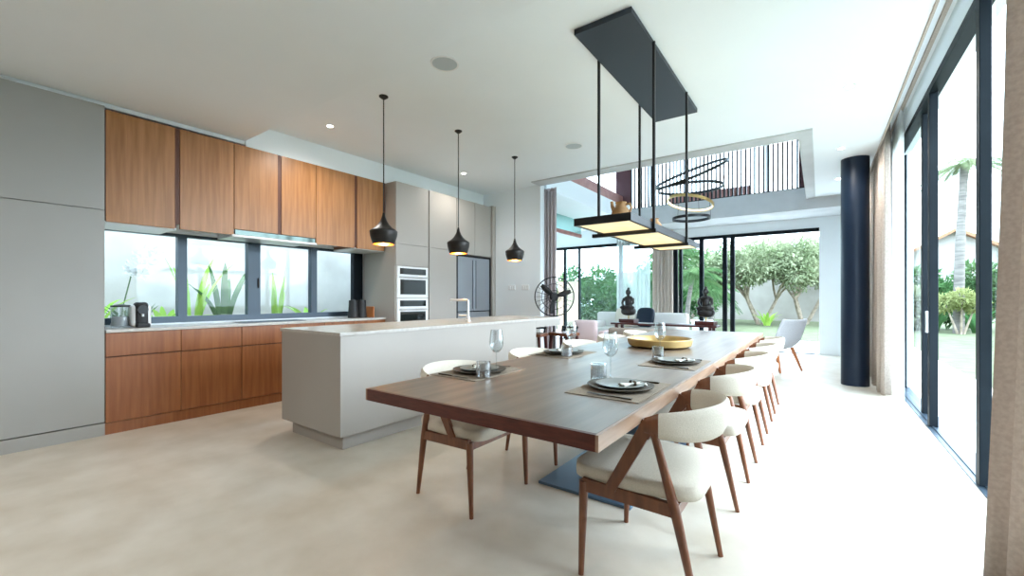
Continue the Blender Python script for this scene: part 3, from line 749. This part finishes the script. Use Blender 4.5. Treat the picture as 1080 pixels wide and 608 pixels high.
# ------------------------------------------------------------------ table settings
ZT = .7505
def setting(side, y, tum, wine, names):
    sx = 1 if side == 'R' else -1
    xc = -.765 if side == 'R' else -1.555
    if side == 'L': xc = -1.60
    g_, where = names
    solo('placemat', MB().box(xc-.17, xc+.17, y-.235, y+.235, ZT, ZT+.003), 'linen', 'woven grey brown placemat ' + where, 'placemat', 'placemats')
    ch = MB().lathe([(0, .0), (.09, 0), (.15, .012), (.155, .018), (.148, .018), (.09, .008), (0, .008)], 36, (xc, y, ZT+.0035))
    solo('charger_plate', ch, 'stone_plate', 'dark stoneware charger plate ' + where, 'plate', 'charger plates', smooth=50)
    pl = MB().lathe([(0, 0), (.07, 0), (.11, .012), (.114, .016), (.107, .016), (.07, .006), (0, .006)], 32, (xc, y, ZT+.012))
    solo('side_plate', pl, 'plate', 'pale plate stacked on the charger ' + where, 'plate', 'pale plates', smooth=50)
    # napkin folded through a loose ring on the plate
    nk = thing('napkin', 'white linen napkin in a ring ' + where, 'napkin', (xc+sx*.05, y+.03, ZT+.0185), .9*sx, 'napkins')
    P = []
    for i in range(13):
        u = -1+2*i/12
        w = .018+.045*abs(u)**1.2
        P.append([(u*.06, .5*w*v, .009*(1-.3*abs(v))*(1-.25*u*u)+.006*math.cos(v*9)*abs(u)) for v in (-1, -.6, -.2, .2, .6, 1)])
    nb = obj('cloth', MB().grid(P), 'napkin', nk, smooth=60); md = nb.modifiers.new('thickness', 'SOLIDIFY'); md.thickness = .004
    tr = MB(); n = 20
    rr = [[tr.bm.verts.new(((-.006+.012*a), .024*math.cos(2*PI*k/n)*q, .009+.013*math.sin(2*PI*k/n)*q)) for a, q in ((0, 1), (1, 1), (1, .85), (0, .85))] for k in range(n)]
    for k in range(n):
        for j in range(4): tr.bm.faces.new((rr[k][j], rr[(k+1) % n][j], rr[(k+1) % n][(j+1) % 4], rr[k][(j+1) % 4]))
    obj('napkin_ring', tr, 'cutlery', nk, smooth=40)
    # knife and fork lie along x, handle towards the diner
    for kind, dy in (('knife', sx*.205), ('fork', -sx*.205)):
        mb = MB()
        if kind == 'knife':
            mb.bar((0, 0, .004), (.10*sx, 0, .004), .012, .015, .006, .007); mb.bar((0, 0, .004), (-.11*sx, 0, .003), .017, .008, .002, .0015)
        else:
            mb.bar((.01*sx, 0, .004), (.11*sx, 0, .004), .007, .015, .004, .006); mb.bar((.01*sx, 0, .004), (-.035*sx, 0, .005), .007, .022, .003, .003)
            for q in (-1, -.33, .33, 1): mb.bar((-.034*sx, q*.009, .005), (-.09*sx, q*.0085, .008), .0035, .002, .002, .002)
        bmesh.ops.translate(mb.bm, verts=mb.bm.verts, vec=(xc+.02*sx, y+dy, ZT+.0035))
        solo(kind, mb, 'cutlery', ('dark metal %s on the placemat ' % kind)+where, kind, kind+'s on the table' if kind == 'fork' else 'knives on the table')
    tm = thing('tumbler', 'ribbed glass tumbler ' + where, 'glass', (*tum, ZT), group='ribbed tumblers')
    mb = MB(); sg = 36
    pr = [(.030, .0), (.0375, .004), (.039, .088), (.0355, .088), (.034, .012), (.001, .010)]
    rings = [[mb.bm.verts.new(((r+(.0012 if (k % 2 and 0 < j < 2) else 0))*math.cos(2*PI*k/sg), (r+(.0012 if (k % 2 and 0 < j < 2) else 0))*math.sin(2*PI*k/sg), z)) for k in range(sg)] for j, (r, z) in enumerate(pr)]
    for j in range(len(pr)-1):
        for k in range(sg): mb.bm.faces.new((rings[j][k], rings[j][(k+1) % sg], rings[j+1][(k+1) % sg], rings[j+1][k]))
    mb.bm.faces.new(rings[0][::-1])
    obj('body', mb, 'ribbed', tm, smooth=25)
    for q in range(2):
        rb = MB()
        zz = .004
        for k in range(12):
            a = 2*PI*(k+.5*q)/12
            rb.tube([(.0385*math.cos(a), .0385*math.sin(a), .008), (.0395*math.cos(a), .0395*math.sin(a), .062)], .0016, 4)
        obj('ribbing', rb, 'ribbed', tm)
    wg = thing('wine_glass', 'tall stemmed wine glass ' + where, 'glass', (*wine, ZT), group='wine glasses')
    obj('foot', MB().lathe([(0, 0), (.036, 0), (.036, .002), (.012, .006), (.0042, .012), (.0042, .02), (0, .02)], 28), 'drink', wg, smooth=50)
    obj('stem', MB().tube([(0, 0, .018), (0, 0, .118)], .0042, 10), 'drink', wg, smooth=50)
    bp = [(.002, .116), (.016, .120), (.032, .136), (.0405, .160), (.042, .178), (.038, .21), (.0315, .248), (.0298, .248), (.0362, .21), (.040, .178), (.0385, .160), (.030, .139), (.014, .124), (0, .122)]
    obj('bowl', MB().lathe(bp, 32), 'drink', wg, smooth=60)
setting('R', 1.94, (-.93, 2.06), (-.90, 2.145), ('r', 'at the nearest place on the window side'))
setting('R', 2.90, (-.92, 3.03), (-.955, 3.20), ('r', 'at the second place on the window side'))
setting('L', 1.90, (-1.46, 1.765), (-1.50, 1.93), ('l', 'at the nearest place on the island side'))
setting('L', 2.90, (-1.488, 2.744), (-1.53, 2.90), ('l', 'at the second place on the island side'))
bw = MB().lathe([(0, 0), (.22, 0), (.262, .02), (.275, .07), (.268, .078), (.26, .072), (.245, .025), (.2, .012), (0, .012)], 48, (-1.14, 3.80, ZT))
solo('serving_bowl', bw, 'bowl', 'wide shallow golden wooden bowl in the middle of the dining table', 'bowl', smooth=45)

# ------------------------------------------------------------------ standing fan
fn = thing('standing_fan', 'black standing fan with a round wire cage beyond the island', 'fan', (-3.36, 5.80, 0), .62)
obj('base', MB().lathe([(0, 0), (.2, 0), (.2, .015), (.05, .035), (.03, .06), (0, .06)], 28), 'blackm', fn, smooth=40)
obj('pole', MB().tube([(0, 0, .05), (0, .05, .7), (0, .06, 1.2)], .016, 10), 'blackm', fn, smooth=50)
cg = MB()
def circ(R, y, n=40): return [(R*math.cos(2*PI*k/n), y, 1.20+R*math.sin(2*PI*k/n)) for k in range(n+1)]
cg.tube(circ(.305, 0), .010, 6, False)
for R, y in ((.20, -.075), (.20, .06), (.10, -.09), (.10, .07)): cg.tube(circ(R, y), .003, 5, False)
for k in range(24):
    a = 2*PI*k/24; c_, s_ = math.cos(a), math.sin(a)
    for sg in (-1, 1):
        cg.tube([(.305*c_, 0, 1.2+.305*s_), (.26*c_, sg*.05, 1.2+.26*s_), (.06*c_, sg*.085, 1.2+.06*s_)], .0022, 4)
obj('cage', cg, 'blackm', fn)
for q in range(3):
    a0 = 2*PI*q/3+.32
    P = []
    for i in range(7):
        r = .05+.22*i/6; w = .020+.026*math.sin(PI*min(1, i/6*.8+.1)); tw = .5-.2*i/6
        row = []
        for v in (-1, 0, 1):
            lx, ly = r, v*w*math.cos(tw)
            row.append((lx*math.cos(a0)-ly*math.sin(a0), v*w*math.sin(tw)-.012, 1.2+lx*math.sin(a0)+ly*math.cos(a0)))
        P.append(row)
    b_ = obj('blade', MB().grid(P), 'blackm', fn, smooth=60); md = b_.modifiers.new('thickness', 'SOLIDIFY'); md.thickness = .004
obj('hub', MB().tube([(0, -.04, 1.2), (0, .01, 1.2)], .05, 20), 'blackm', fn, smooth=40)
obj('motor', MB().tube([(0, .0, 1.2), (0, .03, 1.2), (0, .15, 1.2), (0, .17, 1.2)], [.05, .07, .065, .03], 20), 'blackm', fn, smooth=40)

# ------------------------------------------------------------------ living area
cs = thing('console_table', 'long dark red console table carrying two statues', 'table', (-2.19, 7.5, 0))
obj('top', MB().box(-3.07, -1.31, 7.32, 7.68, .705, .735, .003), 'darkwood', cs, world=True)
for x in (-2.97, -1.41):
    for y in (7.36, 7.64): obj('leg', MB().box(x-.025, x+.025, y-.025, y+.025, 0, .706), 'darkwood', cs, world=True)
obj('stretcher', MB().box(-2.95, -1.43, 7.48, 7.52, .12, .16), 'darkwood', cs, world=True)
def statue(x, lab, big):
    s_ = thing('seated_statue', lab, 'statue', (x, 7.5, .7355), -.15, 'seated statues on the console')
    obj('stand', MB().box(-.15, .15, -.09, .09, 0, .065, .005), 'darkwood', s_)
    obj('pin', MB().tube([(0, 0, .06), (0, 0, .15)], .012, 8), 'brass', s_)
    mb = MB()
    mb.ball((0, 0, .205), .135, .10, .078, .8)                 # rock seat
    mb.ball((-.06, -.05, .272), .085, .055, .036); mb.ball((.06, -.05, .272), .085, .055, .036)   # folded legs
    mb.ball((0, -.01, .365), .062, .048, .105, .9); mb.ball((0, -.008, .442), .088, .045, .042)  # torso, shoulders
    for q in (-1, 1):
        mb.tube([(q*.088, -.005, .44), (q*.108, -.03, .355), (q*.055, -.085, .295), (0, -.09, .29)], [.027, .024, .019, .016], 8)
    mb.tube([(0, -.01, .46), (0, -.015, .51)], .025, 10)
    mb.ball((0, -.018, .548), .045, .049, .058); mb.ball((0, -.002, .610), .025, .025, .026)
    for q in (-1, 1): mb.ball((q*.045, -.012, .543), .008, .012, .026)
    mb.ball((0, -.067, .542), .008, .010, .014)
    o = obj('figure', mb, 'statue', s_, smooth=80)
    rm = o.modifiers.new('merge', 'REMESH'); rm.mode = 'VOXEL'; rm.voxel_size = .009; rm.use_smooth_shade = True
statue(-2.80, 'dark seated meditating statue on the left end of the console', 0)
statue(-1.50, 'dark seated meditating statue on the right end of the console', 1)

# bench-like low sofa between table and console
bs = thing('low_sofa', 'low taupe sofa back just beyond the far end of the dining table', 'sofa', (-1.9, 6.75, 0))
obj('base', MB().box(-2.75, -1.02, 6.45, 7.2, .10, .40, .03, 3), 'fabric_taupe', bs, world=True, smooth=40)
obj('backrest', MB().box(-2.75, -1.02, 6.45, 6.60, .38, .705, .035, 4), 'fabric_taupe', bs, world=True, smooth=40)
for x in (-2.68, -1.09):
    for y in (6.52, 7.13): obj('leg', MB().tube([(x, y, 0), (x, y, .11)], .02, 8), 'darkwood', bs, world=True)
# white sofa behind the console
so = thing('sofa', 'white sofa behind the console with cushions', 'sofa', (-3.1, 8.9, 0))
obj('base', MB().box(-4.2, -2.2, 8.45, 9.4, .001, .42, .04, 3), 'fabric_w', so, world=True, smooth=40)
obj('backrest', MB().box(-4.2, -2.2, 9.2, 9.45, .40, .86, .06, 4), 'fabric_w', so, world=True, smooth=40)
for x0, x1 in ((-4.2, -3.98), (-2.42, -2.2)): obj('armrest', MB().box(x0, x1, 8.45, 9.3, .38, .66, .05, 4), 'fabric_w', so, world=True, smooth=40)
for x0, x1 in ((-3.97, -3.2), (-3.19, -2.43)): obj('seat_cushion', MB().box(x0, x1, 8.46, 9.22, .41, .54, .04, 4), 'fabric_w', so, world=True, smooth=40)
def cushion(x, y, z, mat, lab, rz, tilt):
    mb = MB().ball((0, 0, 0), .21, .06, .21, .55, 24, 12)
    bmesh.ops.rotate(mb.bm, verts=mb.bm.verts, cent=(0, 0, 0), matrix=Matrix.Rotation(tilt, 3, 'X'))
    bmesh.ops.rotate(mb.bm, verts=mb.bm.verts, cent=(0, 0, 0), matrix=Matrix.Rotation(rz, 3, 'Z'))
    bmesh.ops.translate(mb.bm, verts=mb.bm.verts, vec=(x, y, z))
    solo('cushion', mb, mat, lab, 'cushion', smooth=70)
cushion(-3.45, 9.02, .76, 'fabric', 'beige cushion on the white sofa', .1, -.25)
cushion(-2.98, 8.96, .77, 'navy', 'black cushion on the white sofa in front of the taupe curtain', -.3, -.2)
# pink armchair
pk = thing('armchair', 'pink upholstered armchair left of the console', 'armchair', (-3.28, 6.98, 0))
obj('seat', MB().box(-3.52, -3.04, 6.75, 7.25, .28, .46, .04, 4), 'fabric_pink', pk, world=True, smooth=40)
obj('backrest', MB().box(-3.50, -3.06, 6.67, 6.79, .40, .80, .05, 4), 'fabric_pink', pk, world=True, smooth=40)
for x0, x1 in ((-3.60, -3.51), (-3.05, -2.96)): obj('armrest', MB().box(x0, x1, 6.73, 7.25, .26, .62, .035, 4), 'fabric_pink', pk, world=True, smooth=40)
for x in (-3.54, -3.02):
    for y in (6.77, 7.21): obj('leg', MB().bar((x, y, 0), (x, y, .28), .022, .034), 'darkwood', pk, world=True)
# lounge chair at the right, near the garden opening
ln = thing('lounge_chair', 'pale grey shell lounge chair with teak legs near the open garden door', 'armchair', (-.62, 8.25, 0), 1.05)
P = []
prof = [(.36, .40), (.30, .39), (.12, .36), (-.08, .345), (-.20, .37), (-.28, .47), (-.34, .62), (-.40, .80), (-.42, .84)]
for (yy, zz) in prof:
    P.append([(.34*v*(1 if zz < .6 else 1-.5*(zz-.6)), yy+.06*v*v*(1 if zz > .45 else 0), zz+.10*abs(v)**3*(1 if yy > -.25 else .2)) for v in (-1, -.75, -.5, -.25, 0, .25, .5, .75, 1)])
sh = obj('shell', MB().grid(P), 'fabric_pale', ln, smooth=70); md = sh.modifiers.new('thickness', 'SOLIDIFY'); md.thickness = .045; md.offset = 0
md = sh.modifiers.new('soft', 'SUBSURF'); md.levels = 1; md.render_levels = 1
obj('cushion', MB().ball((0, .06, .41), .235, .25, .05, .5), 'fabric_pale', ln, smooth=70)
for x in (-1, 1):
    obj('leg', MB().bar((x*.27, .28, 0), (x*.20, .20, .37), .025, .055), 'teak', ln)
    obj('leg', MB().bar((x*.27, -.30, 0), (x*.20, -.18, .37), .025, .055), 'teak', ln)
# upstairs railing
rl = thing('railing', 'screen of slim black upright bars along the upper landing', 'railing', (-1.9, 9.84, 3.27))
nb_ = 42
for k in range(nb_):
    x = -3.60+k*(3.26/(nb_-1))
    obj('baluster', MB().box(x-.017, x+.017, 9.825, 9.865, 3.275, 5.95), 'black', rl, world=True)
obj('bottom_rail', MB().box(-3.64, -.2, 9.82, 9.87, 3.27, 3.29), 'black', rl, world=True)
obj('top_rail', MB().box(-3.64, -.2, 9.82, 9.87, 5.94, 5.97), 'black', rl, world=True)
solo('cabinet_upper', MB().box(-3.0, -1.25, 10.9, 11.3, 3.275, 3.72, .01), 'brick', 'rose brown low cabinet behind the bars upstairs', 'cabinet')
solo('door_panel', MB().box(-.32, -.08, 9.87, 9.93, 3.275, 5.6, .004), 'maroon', 'maroon panel at the right end of the upper bars', 'panel')
solo('door_panel', MB().box(-4.0, -3.62, 9.86, 9.94, 3.395, 5.6, .004), 'maroon', 'maroon panel at the left end of the upper bars', 'panel')
wu = structempty('window_3', 'bright upstairs window behind the upper bars', 'window', (-2, 11.5, 3.3))
obj('frame', MB().box(-7.2, .1, 11.46, 11.54, 3.27, 3.36).box(-7.2, .1, 11.46, 11.54, 5.9, 6.0).box(-1.02, -.92, 11.46, 11.54, 3.3, 5.95).box(-3.7, -3.6, 11.46, 11.54, 3.3, 5.95), 'white_metal', wu, world=True)
obj('glass_pane', MB().box(-7.2, .1, 11.495, 11.505, 3.36, 5.9), 'glass', wu, world=True)
tg = thing('glass_screen', 'teal glass screen with timber rail under the upper gallery', 'screen', (-4.7, 7.9, 2.6))
obj('pane', MB().box(-4.71, -4.70, 6.35, 9.4, 2.72, 3.05), 'teal', tg, world=True)
obj('rail', MB().box(-4.73, -4.68, 6.35, 9.4, 2.64, 2.72), 'brick', tg, world=True)

# ------------------------------------------------------------------ plants
def rand_dir(r, zmin=-1, zmax=1):
    z = r.uniform(zmin, zmax); a = r.uniform(0, 2*PI); q = math.sqrt(max(0, 1-z*z))
    return Vector((q*math.cos(a), q*math.sin(a), z))
def crown_mb(r, blobs, n, L, W):
    mb = MB()
    tot = sum(b[3]**2 for b in blobs)
    for bx, by, bz, br in blobs:
        for _ in range(int(n*br*br/tot)):
            d = rand_dir(r); p = Vector((bx, by, bz))+d*br*r.uniform(.45, 1.0)
            mb.leaf(p, (d+rand_dir(r)*.9), rand_dir(r), L*r.uniform(.7, 1.3), W*r.uniform(.7, 1.3))
    return mb
def frangipani(loc, lab, seed, H=3.6, spread=1.5, n=2600, mat='leaf_a'):
    r = random.Random(seed)
    t = thing('garden_tree', lab, 'tree', loc, group='garden trees')
    tr = MB(); tips = []
    def grow(p, d, L, rad, lev):
        q = p+d*L
        mid = p+d*L*.5+Vector((r.uniform(-1, 1), r.uniform(-1, 1), 0))*.05*L
        tr.tube([p, mid, q], [rad, rad*.85, rad*.72], 7)
        if lev <= 1: tips.append(q)
        if lev == 0: return
        for _ in range(2 if lev < 3 else 3):
            a = r.uniform(0, 2*PI); nd = (d+Vector((math.cos(a), math.sin(a), r.uniform(.0, .4)))*.62).normalized()
            grow(q, nd, L*r.uniform(.62, .8), rad*.66, lev-1)
    for k in range(3):
        a = 2*PI*k/3+r.uniform(-.5, .5)
        grow(Vector((.08*math.cos(a), .08*math.sin(a), -.05)), Vector((.42*math.cos(a)*spread/1.5, .42*math.sin(a), 1)).normalized(), H*.30, .085, 3)
    obj('trunk', tr, 'bark', t, smooth=60)
    blobs = [(p.x, p.y, p.z+.1, r.uniform(.5, .95)) for p in tips]
    obj('foliage', crown_mb(r, blobs, n, .19, .075), mat, t)
    return t
frangipani((-2.25, 23.0, -.06), 'pale leafy multi stem tree on the lawn, left of the pair by the garden wall', 11, 4.5, 1.7, 13000)
frangipani((-.6, 24.3, -.06), 'pale leafy multi stem tree on the lawn, right of the pair by the garden wall', 12, 4.5, 1.6, 13000)
frangipani((-5.6, 23.4, -.06), 'leafy tree by the garden wall seen through the glass of the far doors', 13, 4.4, 2.0, 6000, 'leaf_b')
def clump(loc, lab, seed, n, L, W, mat, cat='plant', droop=.55, up=1.0, group='garden plants', name='strap_leaf_plant', spread=.12):
    r = random.Random(seed); t = MB()
    for k in range(n):
        a = 2*PI*k/n+r.uniform(-.4, .4)
        s_ = r.uniform(.6, 1.05)
        t.blade((spread*math.cos(a), spread*math.sin(a), 0), (math.cos(a), math.sin(a)), L*s_, W*r.uniform(.8, 1.2), droop*r.uniform(.4, 1.4), 7, up)
    o = obj(name, t, mat, None, loc, 60); return tag(o, lab, cat, group)
def palm(loc, H, R, lab, seed, nf=14, L=2.0, mat='leaf_b', trunkmat='palmbark', lean=(0, 0)):
    r = random.Random(seed); t = thing('palm_tree', lab, 'palm tree', loc)
    obj('trunk', MB().tube([(lean[0]*k*k/36, lean[1]*k*k/36, H*k/6) for k in range(7)], [R*(1.15-.35*k/6) for k in range(7)], 12), trunkmat, t, smooth=60)
    top = Vector((lean[0], lean[1], H)); mb = MB()
    for k in range(nf):
        a = 2*PI*k/nf+r.uniform(-.2, .2); el = r.uniform(.0, 1.0); d = Vector((math.cos(a), math.sin(a), 0)); sd = Vector((-d.y, d.x, 0))
        pts = []
        for i in range(9):
            u = i/8; pts.append(top+d*L*u*(.95-.2*el)+Vector((0, 0, L*(el*.75*u-.75*u*u))))
        mb.tube(pts, [.02*(1-.8*i/8) for i in range(9)], 5)
        for i in range(1, 34):
            u = i/34; j = min(7, int(u*8)); p = pts[j].lerp(pts[j+1], u*8-j); tg_ = (pts[j+1]-pts[j]).normalized()
            ll = L*.26*math.sin(PI*(.12+.83*u))
            for q in (-1, 1): mb.leaf(p, sd*q+tg_*.55+Vector((0, 0, -.45)), Vector((0, 0, 1)), ll, .045*L/2, .05)
    obj('fronds', mb, mat, t)
    return t
palm((3.95, 21.2, -.06), 5.9, .135, 'tall bare trunk palm outside the right hand glass', 21, 14, 1.5, 'leaf_a', lean=(.15, 0))
palm((-3.75, 15.6, -.06), 2.0, .08, 'green feathery palm seen through the left pane of the far doors', 22, 18, 1.5, 'leaf_b', 'palmbark', lean=(.2, .1))
palm((-3.45, 18.2, -.06), 1.5, .10, 'green feathery palm seen through the middle pane of the far doors', 23, 16, 1.3)
palm((-4.9, 18.6, -.06), 3.0, .12, 'taller palm behind the two smaller ones at the far doors', 24, 18, 1.6, 'leaf_b')
def shrub(loc, lab, seed, blobs, n, L, W, mat):
    r = random.Random(seed); t = thing('garden_shrub', lab, 'shrub', loc, group='garden shrubs')
    tr = MB()
    for bx, by, bz, br in blobs: tr.tube([(bx*.2, by*.2, 0), (bx*.6, by*.6, bz*.5), (bx, by, bz)], [.04, .03, .012], 6)
    obj('stems', tr, 'bark', t); obj('foliage', crown_mb(r, blobs, n, L, W), mat, t)
shrub((-7.6, 15.5, -.06), 'dense green hedge shrub outside the left glass of the living room', 31, [(-1.6, 0, 1.0, .8), (-.7, 0, 1.2, .9), (.2, 0, 1.1, .9), (1.1, .1, 1.2, .9), (1.9, 0, 1.0, .8), (.6, .3, 1.9, .6), (-.6, .3, 1.9, .6)], 5200, .22, .08, 'leaf_b')
shrub((-6.6, 20.5, -.06), 'dark green shrub at the back of the palms', 32, [(-1.2, 0, 1.0, .8), (0, 0, 1.3, .9), (1.2, 0, 1.0, .8), (0, 0, 2.2, .7), (2.2, .4, 1.2, .8)], 3800, .24, .09, 'leaf_d')
shrub((3.3, 23.4, -.06), 'deep green shrub left of the bare palm trunk', 33, [(-.5, 0, .8, .6), (.2, 0, 1.2, .7), (.0, .2, 1.9, .55), (.7, .2, 1.3, .6)], 3000, .3, .06, 'leaf_d')
shrub((4.9, 23.6, -.06), 'deep green shrub right of the bare palm trunk', 34, [(-.5, 0, .8, .65), (.2, 0, 1.3, .7), (.0, .2, 2.0, .6), (.9, .2, 1.4, .8)], 3000, .3, .06, 'leaf_b')
shrub((5.6, 17.0, -.06), 'tall green shrub behind the foreground curtain edge', 35, [(-.4, 0, 1.0, .8), (.5, 0, 1.3, .9), (0, .2, 2.2, .8), (.6, .1, 2.6, .6)], 3600, .26, .09, 'leaf_b')
shrub((3.92, 20.75, -.06), 'yellow green fern bush at the foot of the bare palm', 36, [(-.38, 0, 1.05, .3), (0, -.15, 1.2, .33), (.35, 0, 1.0, .28)], 1100, .16, .05, 'leaf_y')
shrub((2.75, 22.0, -.06), 'olive leafed shrub nearest the sliding door post', 37, [(-.3, 0, .6, .5), (.3, 0, .7, .55), (0, 0, 1.2, .5)], 2000, .26, .06, 'leaf_a')
clump((-1.9, 22.2, -.06), 'bright strap leaf plant at the foot of the left garden tree', 41, 14, .9, .12, 'leaf_c')
clump((3.4, 21.6, -.06), 'spiky strap leaf plant left of the bare palm foot', 42, 20, 1.2, .10, 'leaf_d')
clump((4.5, 21.7, -.06), 'spiky strap leaf plant right of the bare palm foot', 43, 20, 1.3, .10, 'leaf_d')
# light-well plants by the kitchen window
lw = 'plants outside the kitchen window'
clump((-6.25, 1.06, .72), 'thin leaved plant outside the window at the tall grey unit', 51, 6, .8, .05, 'leaf_c', group=lw, spread=.04, droop=.7)
clump((-6.3, 1.42, .72), 'small green plant outside the window behind the coffee machine', 52, 9, .62, .07, 'leaf_b', group=lw, spread=.05)
clump((-6.2, 1.68, .72), 'lime leaf plant outside the window by the first mullion', 53, 8, .6, .08, 'leaf_c', group=lw, spread=.05, droop=.8)
clump((-6.3, 1.98, .72), 'tall spear leaf plant outside the second pane', 54, 7, 1.2, .07, 'leaf_c', group=lw, spread=.05, droop=.35)
clump((-6.3, 2.32, .72), 'broad spear leaf plant at the right of the second pane', 55, 7, 1.15, .09, 'leaf_b', group=lw, spread=.05, droop=.4)
clump((-6.3, 2.98, .72), 'upright lime plant outside the third pane', 56, 6, 1.0, .08, 'leaf_c', group=lw, spread=.04, droop=.15)
clump((-6.3, 3.45, .72), 'low lime plant at the right of the third pane', 57, 7, .6, .07, 'leaf_c', group=lw, spread=.05)
orc = thing('orchid', 'white flowering orchid outside the first kitchen window pane', 'flower', (-6.35, 1.30, .72), group=lw)
st = [(0, 0, 0), (.02, .03, .35), (.02, .10, .70), (.0, .22, .95), (0, .34, 1.05)]
obj('stem', MB().tube(st, .006, 6), 'leaf_b', orc)
r5 = random.Random(5); fl = MB()
for k in range(40):
    u = .55+.45*k/39; j = min(3, int(u*4)); p = Vector(st[j]).lerp(Vector(st[j+1]), u*4-j)+Vector((r5.uniform(-.05, .05), r5.uniform(-.07, .07), r5.uniform(-.07, .09)))
    for q in range(5):
        a = 2*PI*q/5; fl.leaf(p, Vector((.3, math.cos(a), math.sin(a))), Vector((1, 0, 0)), .075, .06)
obj('flowers', fl, 'blossom', orc)
pp = MB().lathe([(0, 0), (.22, 0), (.28, .5), (.30, .55), (.26, .55), (.24, .5), (0, .48)], 24, (-2.75, 13.2, -.01))
solo('planter', pp, 'pot', 'white planter on the terrace outside the far doors', 'planter', smooth=40)
# neighbour house beyond the right garden
hs = thing('neighbour_house', 'pale house with a clay gable roof beyond the right garden', 'house', (6.0, 33, -.06))
obj('wall', MB().prism([(-2.6, 0), (2.6, 0), (2.6, 3.3), (0, 4.85), (-2.6, 3.3)], 0, 5, 'y'), 'house', hs)
rf = MB()
for q in (-1, 1): rf.prism([(q*3.0, 3.02), (0, 4.86), (0, 5.04), (q*3.05, 3.2)], -.5, 5.4, 'y')
obj('roof', rf, 'roof', hs)
solo('garden_block', MB().box(-7.5, -6.78, 13.2, 13.4, -.05, 1.75), 'tan', 'tan rendered block outside the left glass of the living room', 'block')

# ------------------------------------------------------------------ light, camera
w = bpy.data.worlds.new('sky'); bpy.context.scene.world = w; w.use_nodes = True
N = w.node_tree.nodes; L = w.node_tree.links
bg = N['Background']; tc = N.new('ShaderNodeTexCoord'); sp = N.new('ShaderNodeSeparateXYZ'); cr = N.new('ShaderNodeValToRGB')
L.new(tc.outputs['Generated'], sp.inputs[0]); L.new(sp.outputs['Z'], cr.inputs['Fac']); L.new(cr.outputs['Color'], bg.inputs['Color'])
cr.color_ramp.elements[0].position = 0; cr.color_ramp.elements[0].color = (.67, .845, 1, 1)
cr.color_ramp.elements[1].position = 1; cr.color_ramp.elements[1].color = (.55, .775, 1, 1)
bg.inputs['Strength'].default_value = 1.0

sl = bpy.data.lights.new('hazy_sun', 'SUN'); sl.energy = .6; sl.angle = math.radians(70); sl.color = (.95, .98, 1)
so_ = bpy.data.objects.new('hazy_sun', sl); C.objects.link(so_)
so_.rotation_euler = Vector((-.80, -.30, -.62)).to_track_quat('-Z', 'Y').to_euler()
cam = bpy.data.cameras.new('camera'); co = bpy.data.objects.new('camera', cam); C.objects.link(co)
cam.sensor_width = 36; cam.lens = 36*450/1080; cam.shift_y = 10.5/1080; cam.clip_start = .05; cam.clip_end = 300
co.location = (0, 0, 1.18); co.rotation_euler = (PI/2, 0, math.atan(324/450))
s = bpy.context.scene; s.camera = co
s.view_settings.view_transform = 'Standard'; s.view_settings.look = 'None'; s.view_settings.gamma = 1; s.view_settings.exposure = 3.68
s.view_settings.use_curve_mapping = False
s.cycles.diffuse_bounces = 7; s.cycles.max_bounces = 14; s.cycles.transparent_max_bounces = 24
s.cycles.caustics_reflective = False; s.cycles.caustics_refractive = False
